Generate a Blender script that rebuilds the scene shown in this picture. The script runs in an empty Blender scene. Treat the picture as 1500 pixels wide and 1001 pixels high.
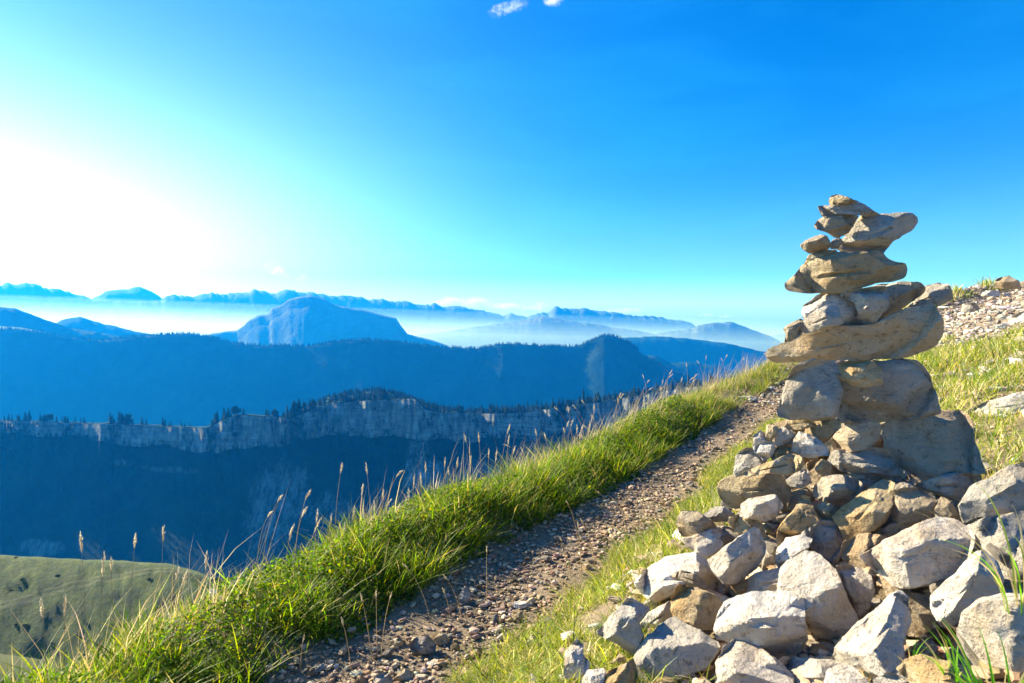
import bpy, bmesh, math, random
import numpy as np
from mathutils import Vector, Matrix

random.seed(7); rng = np.random.default_rng(7)
SC = bpy.context.scene
COL = SC.collection

# ------------------------------------------------------------------ camera
F = 1000.0; CX, CY = 750.0, 500.5
PITCH = math.atan(55.5 / 1000.0)
cam_data = bpy.data.cameras.new('camera'); cam = bpy.data.objects.new('camera', cam_data)
COL.objects.link(cam); SC.camera = cam
cam_data.sensor_width = 36.0; cam_data.lens = 24.0
cam_data.clip_start = 0.05; cam_data.clip_end = 60000.0
cam.location = (0, 0, 0); cam.rotation_euler = (math.radians(90) - PITCH, 0, 0)
cam_data.dof.use_dof = True; cam_data.dof.focus_distance = 3.6; cam_data.dof.aperture_fstop = 9.0

# ------------------------------------------------------------------ sky and sun
SUN_AZ = math.radians(-59.0)      # from straight ahead (+Y) towards the right
SUN_EL = math.radians(29.0)
SUN_DIR = Vector((math.sin(SUN_AZ) * math.cos(SUN_EL), math.cos(SUN_AZ) * math.cos(SUN_EL), math.sin(SUN_EL)))
W = bpy.data.worlds.new('World'); SC.world = W; W.use_nodes = True
wt = W.node_tree; wn = wt.nodes; wl = wt.links; wn.clear()
w_out = wn.new('ShaderNodeOutputWorld'); w_bg = wn.new('ShaderNodeBackground')
w_bg.inputs['Strength'].default_value = 0.066
wl.new(w_bg.outputs[0], w_out.inputs[0])
sky = wn.new('ShaderNodeTexSky'); sky.sky_type = 'NISHITA'; sky.sun_disc = False
sky.sun_elevation = SUN_EL; sky.sun_rotation = SUN_AZ
sky.altitude = 1900; sky.air_density = 1.6; sky.dust_density = 1.0; sky.ozone_density = 2.0
hs = wn.new('ShaderNodeHueSaturation'); hs.inputs['Saturation'].default_value = 1.7; hs.inputs['Hue'].default_value = 0.5
skt = wn.new('ShaderNodeMixRGB'); skt.blend_type = 'MULTIPLY'; skt.inputs[0].default_value = 1.0; skt.inputs[2].default_value = (0.28, 0.54, 1.0, 1)
wl.new(sky.outputs[0], skt.inputs[1]); wl.new(skt.outputs[0], hs.inputs['Color'])
def wmath(op, a, b=None, clamp=False):
    n = wn.new('ShaderNodeMath'); n.operation = op; n.use_clamp = clamp
    for i, v in enumerate((a, b)):
        if v is None: continue
        if isinstance(v, (int, float)): n.inputs[i].default_value = v
        else: wl.new(v, n.inputs[i])
    return n.outputs[0]
geo = wn.new('ShaderNodeTexCoord')
dotn = wn.new('ShaderNodeVectorMath'); dotn.operation = 'DOT_PRODUCT'
nrm = wn.new('ShaderNodeVectorMath'); nrm.operation = 'NORMALIZE'
wl.new(geo.outputs['Generated'], nrm.inputs[0])
# the glare lies as a flattened patch over the horizon below the sun
flat = wn.new('ShaderNodeVectorMath'); flat.operation = 'MULTIPLY'; flat.inputs[1].default_value = (1, 1, 4.3)
nr2 = wn.new('ShaderNodeVectorMath'); nr2.operation = 'NORMALIZE'
wl.new(nrm.outputs[0], flat.inputs[0]); wl.new(flat.outputs[0], nr2.inputs[0]); wl.new(nr2.outputs[0], dotn.inputs[0])
GL = Vector((math.sin(SUN_AZ + 0.03), math.cos(SUN_AZ + 0.03), 0.22)).normalized()
dotn.inputs[1].default_value = GL
d01 = wmath('MAXIMUM', dotn.outputs['Value'], 0.0)
cir_map = wn.new('ShaderNodeMapping'); cir_map.inputs['Scale'].default_value = (2.2, 2.2, 9.0); cir_map.inputs['Rotation'].default_value = (0.2, 0.35, 0)
wl.new(nrm.outputs[0], cir_map.inputs[0])
cir = wn.new('ShaderNodeTexNoise'); cir.inputs['Scale'].default_value = 1.6; cir.inputs['Detail'].default_value = 7; cir.inputs['Distortion'].default_value = 0.6
wl.new(cir_map.outputs[0], cir.inputs['Vector'])
veil = wmath('MULTIPLY', wmath('SUBTRACT', cir.outputs[0], 0.46, True), 1.7)
glow = wmath('MULTIPLY', wmath("POWER", d01, 6.5), 19.0)
# pale band of bright low air along the horizon, all the way round
sep = wn.new('ShaderNodeSeparateXYZ'); wl.new(nrm.outputs[0], sep.inputs[0])
el = wmath('ABSOLUTE', sep.outputs['Z'])
band = wmath('MULTIPLY', wmath('POWER', wmath('SUBTRACT', 1.0, el, True), 15.0), 3.7)
gl_col = wn.new('ShaderNodeMixRGB'); gl_col.blend_type = 'ADD'; gl_col.inputs[0].default_value = 1.0
def tint(fac, col):
    m = wn.new('ShaderNodeMixRGB'); m.blend_type = 'MULTIPLY'; m.inputs[0].default_value = 1.0
    m.inputs[1].default_value = (*col, 1); wl.new(fac, m.inputs[2]); return m.outputs[0]
wl.new(hs.outputs[0], gl_col.inputs[1]); wl.new(tint(glow, (0.88, 0.96, 0.90)), gl_col.inputs[2])
add2 = wn.new('ShaderNodeMixRGB'); add2.blend_type = 'ADD'; add2.inputs[0].default_value = 1.0
wl.new(gl_col.outputs[0], add2.inputs[1]); wl.new(tint(band, (1.0, 0.62, 1.0)), add2.inputs[2])
add3 = wn.new('ShaderNodeMixRGB'); add3.blend_type = 'ADD'; add3.inputs[0].default_value = 1.0
wl.new(add2.outputs[0], add3.inputs[1]); wl.new(tint(veil, (0.06, 0.6, 1.0)), add3.inputs[2])
# the sky pales again on the side away from the darkest quarter
dr = wn.new('ShaderNodeVectorMath'); dr.operation = 'DOT_PRODUCT'; dr.inputs[1].default_value = Vector((math.sin(1.0), math.cos(1.0), 0.22)).normalized(); wl.new(nr2.outputs[0], dr.inputs[0])
pale_r = wmath('MULTIPLY', wmath('POWER', wmath('MAXIMUM', dr.outputs['Value'], 0.0), 16.0), 1.8)
add4 = wn.new('ShaderNodeMixRGB'); add4.blend_type = 'ADD'; add4.inputs[0].default_value = 1.0
wl.new(add3.outputs[0], add4.inputs[1]); wl.new(tint(pale_r, (0.25, 0.8, 1.0)), add4.inputs[2])
wl.new(add4.outputs[0], w_bg.inputs['Color'])

sun_data = bpy.data.lights.new('sun', 'SUN'); sun = bpy.data.objects.new('sun', sun_data); COL.objects.link(sun)
sun_data.energy = 5.0; sun_data.angle = math.radians(0.5); sun_data.color = (1.0, 0.87, 0.66)
sun.rotation_euler = SUN_DIR.to_track_quat('Z', 'Y').to_euler()
sun.location = SUN_DIR * 50

vs = SC.view_settings
SC.display_settings.display_device = 'sRGB'
vs.view_transform = 'Standard'; vs.look = 'None'; vs.gamma = 1.0; vs.use_curve_mapping = False
vs.exposure = 1.55
SC.cycles.max_bounces = 8; SC.cycles.diffuse_bounces = 3; SC.cycles.volume_bounces = 1
SC.cycles.transparent_max_bounces = 12
SC.cycles.use_denoising = True
SC.cycles.sample_clamp_indirect = 6.0

# ------------------------------------------------------------------ helpers
cp, sp = math.cos(PITCH), math.sin(PITCH)
def rays(px, py):
    """direction of picture points, scaled so that the step along the view axis is 1"""
    px = np.asarray(px, float); py = np.asarray(py, float)
    a = (px - CX) / F; b = -(py - CY) / F
    return np.stack([a, cp + b * sp, -sp + b * cp], -1)
def at(px, py, d):
    r = rays(px, py)
    return r / r[..., 1:2] * np.asarray(d, float)[..., None]     # at forward distance Y = d

def project(P):
    """world -> picture pixels"""
    P = np.asarray(P, float); x = P[..., 0]; f = P[..., 1] * cp - P[..., 2] * sp; v = P[..., 1] * sp + P[..., 2] * cp
    f = np.where(f < 0.05, np.nan, f); return CX + F * x / f, CY - F * v / f, f

def _h(ix, iy, iz, seed):
    n = (ix * 374761393 + iy * 668265263 + iz * 2147483647 + seed * 974711) & 0xFFFFFFFF
    n = ((n ^ (n >> 13)) * 1274126177) & 0xFFFFFFFF
    n = ((n ^ (n >> 16)) * 2246822519) & 0xFFFFFFFF
    return ((n ^ (n >> 15)) & 0xFFFFFF) / float(0xFFFFFF) * 2 - 1
def noise(p, seed=0):
    p = np.asarray(p, float); i = np.floor(p).astype(np.int64); f = p - i; u = f * f * (3 - 2 * f)
    r = 0
    for dx in (0, 1):
        wx = u[..., 0] if dx else 1 - u[..., 0]
        for dy in (0, 1):
            wy = u[..., 1] if dy else 1 - u[..., 1]
            for dz in (0, 1):
                wz = u[..., 2] if dz else 1 - u[..., 2]
                r = r + wx * wy * wz * _h(i[..., 0] + dx, i[..., 1] + dy, i[..., 2] + dz, seed)
    return r
def fbm(p, oct=4, seed=0, ridged=False):
    p = np.asarray(p, float); a = 1.0; s = 0; t = 0
    for k in range(oct):
        n = noise(p, seed + k * 17)
        if ridged: n = 1 - 2 * np.abs(n)
        s = s + a * n; t += a; a *= 0.5; p = p * 2.03 + 11.7
    return s / t

def mesh_obj(name, verts, faces, mat=None, parent=None, smooth=True, link=True, colors=None):
    """faces: one (n,k) array or list of such arrays"""
    me = bpy.data.meshes.new(name)
    verts = np.asarray(verts, np.float32).reshape(-1, 3)
    if not isinstance(faces, list): faces = [faces]
    faces = [np.asarray(f, np.int32) for f in faces if len(f)]
    me.vertices.add(len(verts)); me.vertices.foreach_set('co', verts.ravel())
    idx = np.concatenate([f.ravel() for f in faces]); tot = np.concatenate([np.full(len(f), f.shape[1], np.int32) for f in faces])
    st = np.concatenate([[0], np.cumsum(tot)[:-1]]).astype(np.int32)
    me.loops.add(len(idx)); me.loops.foreach_set('vertex_index', idx)
    me.polygons.add(len(tot)); me.polygons.foreach_set('loop_start', st); me.polygons.foreach_set('loop_total', tot)
    me.polygons.foreach_set('use_smooth', np.full(len(tot), smooth))
    me.update(calc_edges=True)
    if colors is not None:
        ca = me.color_attributes.new('tone', 'FLOAT_COLOR', 'POINT')
        c4 = np.ones((len(verts), 4), np.float32); c4[:, :3] = colors; ca.data.foreach_set('color', c4.ravel())
    if mat: me.materials.append(mat)
    if not link: return me
    o = bpy.data.objects.new(name, me); COL.objects.link(o)
    if parent: o.parent = parent
    return o
def grid_faces(nr, nc):
    r, c = np.meshgrid(np.arange(nr - 1), np.arange(nc - 1), indexing='ij'); a = (r * nc + c).ravel()
    return np.stack([a, a + 1, a + nc + 1, a + nc], -1)
def tag(o, label=None, cat=None, group=None, kind=None):
    for k, v in (('label', label), ('category', cat), ('group', group), ('kind', kind)):
        if v: o[k] = v
    return o
def empty(name, loc):
    o = bpy.data.objects.new(name, None); o.location = loc; o.empty_display_size = 0.1; COL.objects.link(o); return o

# ------------------------------------------------------------------ materials
class NT:
    def __init__(s, name):
        s.m = bpy.data.materials.new(name); s.m.use_nodes = True; s.t = s.m.node_tree
        s.b = s.t.nodes['Principled BSDF']; s.b.inputs['Roughness'].default_value = 0.85
        s.b.inputs['Specular IOR Level'].default_value = 0.25
    def n(s, typ, **kw):
        o = s.t.nodes.new(typ)
        for k, v in kw.items():
            if k in o.inputs.keys(): s.put(v, o.inputs[k])
            else: setattr(o, k, v)
        return o
    def put(s, v, sock):
        if isinstance(v, bpy.types.NodeSocket): s.t.links.new(v, sock)
        elif isinstance(v, tuple) and len(v) == 3 and sock.type == 'RGBA': sock.default_value = (*v, 1)
        else: sock.default_value = v
    def noise(s, vec, scale, detail=4, rough=0.55):
        return s.n('ShaderNodeTexNoise', Vector=vec, Scale=scale, Detail=detail, Roughness=rough).outputs[0]
    def ramp(s, fac, stops):
        r = s.n('ShaderNodeValToRGB'); s.put(fac, r.inputs[0]); e = r.color_ramp.elements
        while len(e) < len(stops): e.new(0.5)
        for el_, (p, c) in zip(e, stops):
            el_.position = p; el_.color = (*c, 1) if isinstance(c, tuple) else (c, c, c, 1)
        return r.outputs[0]
    def mix(s, fac, a, b, mode='MIX'):
        m = s.n('ShaderNodeMixRGB', blend_type=mode); s.put(fac, m.inputs[0]); s.put(a, m.inputs[1]); s.put(b, m.inputs[2]); return m.outputs[0]
    def math(s, op, a, b=0.0, clamp=False):
        m = s.n('ShaderNodeMath', operation=op, use_clamp=clamp); s.put(a, m.inputs[0]); s.put(b, m.inputs[1]); return m.outputs[0]
    def bump(s, h, strength=0.5, dist=0.01):
        b = s.n('ShaderNodeBump', Height=h, Strength=strength, Distance=dist); s.put(b.outputs[0], s.b.inputs['Normal']); return b
    def pos(s): return s.n('ShaderNodeNewGeometry').outputs['Position']
    def obj(s): return s.n('ShaderNodeTexCoord').outputs['Object']

def stone_mat(name, lo, hi, stain, stain_amt):
    t = NT(name); v = t.obj()
    rnd = t.n('ShaderNodeObjectInfo').outputs['Random']
    vv = t.n('ShaderNodeVectorMath', operation='ADD'); t.put(v, vv.inputs[0]); t.put(rnd, vv.inputs[1]); v = vv.outputs[0]
    a = t.noise(v, 9, 6, 0.62); c = t.mix(t.ramp(a, [(0.36, 0.0), (0.64, 1.0)]), lo, hi)
    s1 = t.ramp(t.noise(v, 5.5, 5, 0.65), [(0.5, 0.0), (0.66, 1.0)])
    c = t.mix(t.math('MULTIPLY', s1, stain_amt), c, stain)
    pit = t.ramp(t.noise(v, 60, 4, 0.7), [(0.30, 0.0), (0.42, 1.0)])
    c = t.mix(t.math('MULTIPLY', t.math('SUBTRACT', 1.0, pit), 0.55), c, tuple(x * 0.42 for x in lo))
    lich = t.ramp(t.noise(v, 26, 5, 0.7), [(0.60, 0.0), (0.68, 1.0)])
    c = t.mix(t.math('MULTIPLY', lich, 0.5), c, (0.52, 0.50, 0.46))
    gr = t.ramp(t.noise(v, 210, 3, 0.8), [(0.3, 0.86), (0.7, 1.0)])
    c = t.mix(1.0, c, gr, 'MULTIPLY')
    val = t.n('ShaderNodeHueSaturation', Color=c); t.put(t.math('ADD', t.math('MULTIPLY', rnd, 0.25), 0.88), val.inputs['Value'])
    t.put(val.outputs[0], t.b.inputs['Base Color'])
    h = t.math('ADD', t.noise(v, 22, 8, 0.68), t.math('MULTIPLY', t.noise(v, 130, 5, 0.7), 0.25))
    vor = t.n('ShaderNodeTexVoronoi', feature='DISTANCE_TO_EDGE', Scale=7.0); t.put(v, vor.inputs['Vector'])
    crk = t.ramp(vor.outputs['Distance'], [(0.0, 0.0), (0.02, 1.0)])
    h = t.math('ADD', h, t.math('MULTIPLY', crk, 0.06))
    sm = t.n('ShaderNodeMapping'); t.put(v, sm.inputs[0]); sm.inputs['Scale'].default_value = (3, 3, 30); sm.inputs['Rotation'].default_value = (0.35, 0.2, 0)
    h = t.math('ADD', h, t.math('MULTIPLY', t.noise(sm.outputs[0], 2.0, 5, 0.6), 0.45))
    h = t.math('ADD', h, t.math('MULTIPLY', pit, 0.18))
    t.bump(h, 1.0, 0.026)
    return t.m
M_ST = {
    'pale': stone_mat('pale_limestone', (0.60, 0.51, 0.41), (0.80, 0.74, 0.65), (0.44, 0.29, 0.15), 0.6),
    'grey': stone_mat('grey_limestone', (0.38, 0.34, 0.28), (0.58, 0.52, 0.44), (0.44, 0.31, 0.17), 0.6),
    'ochre': stone_mat('ochre_limestone', (0.42, 0.30, 0.16), (0.60, 0.48, 0.30), (0.52, 0.29, 0.09), 0.8),
    'tan': stone_mat('tan_limestone', (0.54, 0.41, 0.27), (0.72, 0.59, 0.43), (0.56, 0.34, 0.15), 0.6),
    'brown': stone_mat('brown_limestone', (0.38, 0.29, 0.19), (0.54, 0.44, 0.31), (0.44, 0.27, 0.11), 0.6),
}
def attr_mat(name, rough=0.85, transl=0.0, bump=None, spec=0.2):
    t = NT(name); a = t.n('ShaderNodeAttribute', attribute_name='tone')
    t.put(a.outputs['Color'], t.b.inputs['Base Color']); t.b.inputs['Roughness'].default_value = rough
    t.b.inputs['Specular IOR Level'].default_value = spec
    if bump: t.bump(t.noise(t.pos(), bump, 5, 0.65), 0.6, 0.003)
    if transl:
        tr = t.n('ShaderNodeBsdfTranslucent')
        sc = t.n('ShaderNodeHueSaturation', Color=a.outputs['Color']); sc.inputs['Value'].default_value = 2.0; sc.inputs['Saturation'].default_value = 1.1
        t.put(sc.outputs[0], tr.inputs['Color'])
        mx = t.n('ShaderNodeMixShader'); mx.inputs[0].default_value = transl
        t.t.links.new(t.b.outputs[0], mx.inputs[1]); t.t.links.new(tr.outputs[0], mx.inputs[2])
        t.t.links.new(mx.outputs[0], t.t.nodes['Material Output'].inputs['Surface'])
    return t.m
M_GRASS = attr_mat('grass_blades', 0.55, 0.45, spec=0.3)
M_STRAW = attr_mat('dry_straw', 0.7, 0.4)
M_GRAVEL = attr_mat('gravel_stone', 0.9, 0.0, bump=160)

def ground_mat():
    t = NT('stony_soil'); p = t.pos()
    a = t.noise(p, 3, 6, 0.7); b = t.noise(p, 40, 5, 0.7)
    soil = t.mix(t.ramp(b, [(0.3, 0.0), (0.7, 1.0)]), (0.27, 0.195, 0.125), (0.50, 0.385, 0.265))
    c = t.mix(t.ramp(a, [(0.35, 0.0), (0.65, 0.6)]), soil, (0.12, 0.10, 0.045))
    t.put(c, t.b.inputs['Base Color']); t.b.inputs['Roughness'].default_value = 0.95
    t.bump(t.noise(p, 60, 8, 0.7), 1.0, 0.02); return t.m
def hill_mat(name, c1, c2, sc, c3=None, sc3=1.0, thr=(0.55, 0.62), bump=None):
    t = NT(name); p = t.pos()
    c = t.mix(t.ramp(t.noise(p, sc, 8, 0.65), [(0.38, 0.0), (0.62, 1.0)]), c1, c2)
    if c3: c = t.mix(t.ramp(t.noise(p, sc3, 6, 0.7), [(thr[0], 0.0), (thr[1], 1.0)]), c, c3)
    t.put(c, t.b.inputs['Base Color']); t.b.inputs['Roughness'].default_value = 0.95; t.b.inputs['Specular IOR Level'].default_value = 0.05
    if bump: t.bump(t.noise(p, bump[0], 8, 0.7), bump[1], bump[2])
    return t.m
M_SOIL = ground_mat()
# ------------------------------------------------------------------ mountain ranges
def prof(pts, x, col=1):
    pts = np.array(pts, float); return np.interp(x, pts[:, 0], pts[:, col])
def ridge(name, crest, d, rows, mat, step=4, jag=1.0, amp=(0.0, 0.0), nsc=None, back=None, seed=1, x0=None, x1=None, bdrop=0.6, kind='structure', lat=0.0):
    """crest: (px, py) skyline; d: forward distance (number or profile); rows: (run towards us, drop) pairs in metres"""
    x0 = crest[0][0] if x0 is None else x0; x1 = crest[-1][0] if x1 is None else x1
    xs = np.arange(x0, x1 + step, step, dtype=float)
    yc = prof(crest, xs) + 0.35 * jag * fbm(np.stack([xs / 3.5, xs * 0, xs * 0 + seed], -1), 2, seed + 2) + jag * fbm(np.stack([xs / 11.0, xs * 0, xs * 0 + seed], -1), 4, seed)
    dd = prof(d, xs) if isinstance(d, list) else np.full(len(xs), float(d))
    C = at(xs, yc, dd)
    hd = C.copy(); hd[:, 2] = 0; hd /= np.linalg.norm(hd, axis=1)[:, None]
    R = []
    br = back or [(dd.mean() * 0.25, dd.mean() * 0.25 * bdrop), (dd.mean() * 0.08, dd.mean() * 0.08 * bdrop * 0.7)]
    for e, h in br: P = C + hd * e; P[:, 2] -= h; R.append(P)
    R.append(C)
    n0 = len(R) - 1
    for e, h in rows:
        P = C - hd * e; P[:, 2] = C[:, 2] - h; R.append(P)
    V = np.stack(R)
    ns = nsc or (dd.mean() * 0.05)
    w = np.ones(len(R)); w[n0] = 0.0; w[:n0] = 0.4
    n1 = fbm(V / ns * np.array([1, 1, 0.35]), 5, seed + 5, True); n2 = fbm(V / ns * 1.3, 5, seed + 9)
    V = V - hd[None] * (n1 * amp[0] * w[:, None])[..., None]
    V[..., 2] += n2 * amp[1] * w[:, None]
    if lat: V[..., 0] += n2 * lat * w[:, None]
    o = mesh_obj(name, V, grid_faces(V.shape[0], V.shape[1])[:, ::-1], mat)
    tag(o, kind=kind); return o, C, V
def slope_rows(n, run, drop, p=1.0):
    return [(run * (k / n), drop * (k / n) ** p) for k in range(1, n + 1)]

M_FAR = hill_mat('distant_rock', (0.10, 0.11, 0.10), (0.20, 0.19, 0.17), 0.004, bump=(0.004, 1.0, 60))
M_FOREST = hill_mat('forest_slope', (0.014, 0.040, 0.022), (0.035, 0.065, 0.035), 0.006, bump=(0.02, 1.0, 12))
M_FIELD = hill_mat('high_pasture', (0.14, 0.18, 0.07), (0.20, 0.20, 0.10), 0.004)

vg, _, _ = None, None, None
th = np.linspace(0, 2 * math.pi, 97)[:-1]
gv = [np.stack([np.sin(th) * r, np.cos(th) * r, 0 * th - 720], -1) for r in (4, 400, 1200, 3000, 6000, 11800)]
gv = np.stack([g + np.array([0, 0, 0]) for g in gv]); gv[1:-1, :, 2] += fbm(gv[1:-1] / 900, 3, 3) * 60
gf = [];
for r in range(5):
    for c in range(96):
        a = r * 96 + c; b = r * 96 + (c + 1) % 96; gf.append((a, b, b + 96, a + 96))
tag(mesh_obj('valley_ground', gv, np.array(gf)[:, ::-1], M_FOREST), kind='structure')

far_rows = slope_rows(10, 800, 1000, 0.95)
ridge('far_mountain_range', [(-400, 412), (-200, 425), (-60, 414), (0, 415), (50, 416), (75, 422), (110, 430), (135, 437), (200, 445), (245, 437), (250, 434), (290, 432), (330, 431), (372, 426), (395, 430), (419, 424), (440, 428), (480, 431), (520, 434), (580, 442), (640, 448), (680, 450), (720, 458), (780, 463), (803, 456), (812, 451), (850, 450), (880, 455), (930, 462), (990, 468), (1012, 475), (1040, 488), (1120, 492), (1200, 485), (1320, 480), (1500, 474), (1900, 470)], 11000, far_rows, M_FAR, 2.5, 4.5, (60, 50), 300, seed=3)
ridge('far_mountain_range', [(130, 440), (155, 427), (185, 423), (207, 420), (222, 427), (240, 439), (270, 446)], 11300, far_rows, M_FAR, 2.5, 2.0, (60, 40), 500, seed=4)
ridge('far_mountain_range', [(540, 500), (640, 488), (760, 470), (800, 464), (860, 474), (930, 484), (960, 489), (1000, 484), (1042, 473), (1070, 472), (1082, 476), (1100, 482), (1130, 494), (1170, 512), (1300, 508), (1500, 500), (1900, 495)], 9400, far_rows, M_FAR, 2.5, 1.6, (50, 40), 300, seed=6)
ridge('mesa_mountain', [(255, 505), (310, 489), (346, 484), (358, 476), (364, 470), (378, 462), (394, 460), (398, 452), (412, 447), (424, 438), (440, 434), (458, 433), (474, 437), (490, 446), (505, 450), (540, 456), (562, 462), (580, 466), (588, 478), (597, 489), (640, 500), (662, 510), (700, 530)], 7600, [(30, 25), (60, 90), (120, 130)] + [(120 + a, 130 + b) for a, b in slope_rows(8, 430, 520)], M_FAR, 2, 0.9, (12, 8), 120, seed=8)
ridge('blue_hill', [(60, 486), (90, 469), (118, 464), (150, 474), (170, 478), (200, 486), (232, 491), (262, 500)], 6700, slope_rows(8, 430, 520), M_FOREST, 2.5, 1.2, (25, 15), 200, seed=9)
ridge('blue_hill', [(700, 540), (800, 520), (900, 496), (960, 493), (1010, 496), (1070, 504), (1110, 514), (1190, 527), (1300, 532), (1600, 525)], 7400, slope_rows(8, 450, 540), M_FOREST, 3, 1.0, (25, 15), 200, seed=10)
ridge('blue_hill', [(900, 545), (940, 521), (962, 521), (982, 532), (1010, 530), (1052, 536), (1080, 546), (1112, 556), (1160, 570)], 5600, slope_rows(8, 430, 520), M_FOREST, 3, 1.0, (20, 15), 200, seed=11)
ridge('pasture_hill', [(-500, 420), (-150, 440), (0, 450), (22, 452), (60, 466), (100, 480), (140, 486), (170, 492), (210, 500)], 5300, slope_rows(8, 430, 520), M_FOREST, 3, 0.6, (20, 15), 200, seed=12)
ridge('pasture_field', [(-500, 452), (-150, 466), (0, 478), (30, 480), (62, 486), (78, 490), (110, 499)], 5000, slope_rows(5, 700, 400), M_FIELD, 3, 0.3, (10, 10), 300, seed=13)
_, MIDC, MIDV = ridge('wooded_ridge', [(-500, 470), (-150, 474), (0, 481), (60, 487), (100, 494), (150, 499), (190, 494), (240, 490), (280, 489), (315, 495), (345, 503), (370, 506), (450, 507), (490, 501), (530, 497), (600, 503), (650, 509), (700, 511), (735, 504), (760, 504), (790, 507), (840, 508), (858, 503), (872, 496), (886, 491), (903, 493), (920, 502), (934, 510), (938, 519), (960, 530), (985, 543), (1030, 560), (1100, 580), (1200, 600)], 4350, [(20, 16)] + slope_rows(22, 640, 740, 1.0), M_FOREST, 3, 0.5, (16, 9), 120, seed=14)
_, FORC, FORV = ridge('wooded_hill', [(380, 625), (430, 604), (450, 597), (480, 582), (520, 574), (560, 572), (590, 580), (620, 592), (680, 606)], 1750, slope_rows(5, 150, 70), M_FOREST, 4, 0.6, (8, 5), 80, seed=15)

# ------------------------------------------------------------------ the cliff across the valley
CT = [(-600, 600), (-200, 612), (0, 616), (60, 618), (150, 621), (240, 625), (300, 627), (315, 622), (335, 612), (350, 608), (400, 611), (425, 614), (450, 604), (470, 595), (490, 590), (560, 587), (605, 585), (614, 590), (622, 601), (680, 606), (750, 606), (850, 594), (900, 586), (950, 577), (1000, 568), (1100, 560), (1200, 552), (1500, 540), (2000, 530)]
CF = [(-600, 612), (-200, 622), (0, 628), (60, 636), (150, 644), (240, 652), (300, 660), (350, 661), (400, 650), (440, 646), (500, 633), (560, 636), (620, 644), (700, 645), (800, 640), (900, 630), (1000, 618), (1100, 606), (1500, 585), (2000, 575)]
CD = [(-600, 1500), (0, 1500), (300, 1380), (420, 1400), (480, 1450), (610, 1400), (700, 1500), (900, 1480), (1100, 1350), (2000, 1300)]
def cliff():
    xs = np.arange(-600, 2000, 1.6); n = len(xs); seed = 21
    yt = prof(CT, xs) + 1.4 * fbm(np.stack([xs / 16, xs * 0, xs * 0], -1), 5, 2)
    yf = prof(CF, xs) + 9.5 * fbm(np.stack([xs / 34, xs * 0, xs * 0 + 7], -1), 5, 3)
    d = prof(CD, xs) + 22 * fbm(np.stack([xs / 30, xs * 0, xs * 0 + 3], -1), 5, 5, True)
    T = at(xs, yt, d); H = (yf - yt) / F * d
    hd = T.copy(); hd[:, 2] = 0; hd /= np.linalg.norm(hd, axis=1)[:, None]
    top = []
    for e, dz in ((900, -320), (400, -120), (160, -34), (60, -10), (18, -0.5)):
        P = T + hd * e; P[:, 2] += dz; top.append(P)
    top.append(T)
    K = 16; rows = []
    for k in range(1, K + 1):
        f = k / K
        P = T - hd * (f * 9)[..., None] if np.ndim(f) else T - hd * (f * 9); P[:, 2] = T[:, 2] - H * f; rows.append(P)
    Fc = np.stack([T] + rows); 
    q = Fc / np.array([26.0, 26.0, 60.0]); n1 = fbm(q, 5, 31, True)
    strata = fbm(np.stack([Fc[..., 0] / 200, Fc[..., 1] / 200, Fc[..., 2] / 5.5], -1), 3, 37)
    off = n1 * 9 + strata * 3.0
    Fc = Fc - hd[None] * (off * np.linspace(0.25, 1, K + 1)[:, None])[..., None]
    M = NT('cliff_rock'); p = M.pos()
    sc = M.n('ShaderNodeVectorMath', operation='MULTIPLY'); M.put(p, sc.inputs[0]); sc.inputs[1].default_value = (0.11, 0.11, 0.025)
    st = M.noise(sc.outputs[0], 1.0, 7, 0.7)
    sc2 = M.n('ShaderNodeVectorMath', operation='MULTIPLY'); M.put(p, sc2.inputs[0]); sc2.inputs[1].default_value = (0.012, 0.012, 0.30)
    st2 = M.noise(sc2.outputs[0], 1.0, 6, 0.7)
    c = M.mix(M.ramp(st, [(0.36, 0.0), (0.6, 1.0)]), (0.08, 0.08, 0.06), (0.52, 0.47, 0.40))
    c = M.mix(M.ramp(st2, [(0.38, 0.75), (0.58, 0.0)]), c, (0.10, 0.11, 0.08))
    vp = M.ramp(M.noise(p, 0.035, 6, 0.72), [(0.56, 0.0), (0.61, 1.0)])
    c = M.mix(vp, c, (0.03, 0.045, 0.025))
    M.put(c, M.b.inputs['Base Color']); M.bump(st, 1.0, 6.0); M.b.inputs['Specular IOR Level'].default_value = 0.05
    o = mesh_obj('cliff', Fc, grid_faces(K + 1, n)[:, ::-1], M.m); tag(o, kind='structure')
    topv = np.stack(top[:-1] + [Fc[0] + np.array([0, 0, 0.6])])
    tag(mesh_obj('plateau', topv, grid_faces(len(topv), n)[:, ::-1], M_FOREST), kind='structure')
    # valley side below the cliff
    k_ = np.ones(61) / 61; B0 = Fc[-1] + hd * 2.0
    B = np.stack([np.convolve(np.pad(B0[:, j], 30, mode='edge'), k_, 'valid') for j in range(3)], -1)
    S = [B0 + np.array([0, 0, 1.0])]
    for k in range(1, 27):
        f = k / 26; e = 700 * f; h = 690 * (f ** 0.88) * (1 - 0.22 * f)
        bl = math.exp(-e / 60); Q = B * (1 - bl) + B0 * bl; P = Q - hd * e; P[:, 2] = Q[:, 2] - h; S.append(P)
    S = np.stack(S); w = np.minimum(np.arange(27) / 4.0, 1)[:, None]
    S[..., 2] += (fbm(S / np.array([90, 260, 200.]), 5, 41, True) * 3 + fbm(S / 40., 4, 43) * 2.5) * w
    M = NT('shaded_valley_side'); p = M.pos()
    c = M.mix(M.ramp(M.noise(p, 0.012, 8, 0.7), [(0.38, 0.0), (0.62, 1.0)]), (0.005, 0.018, 0.010), (0.024, 0.042, 0.022))
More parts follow.
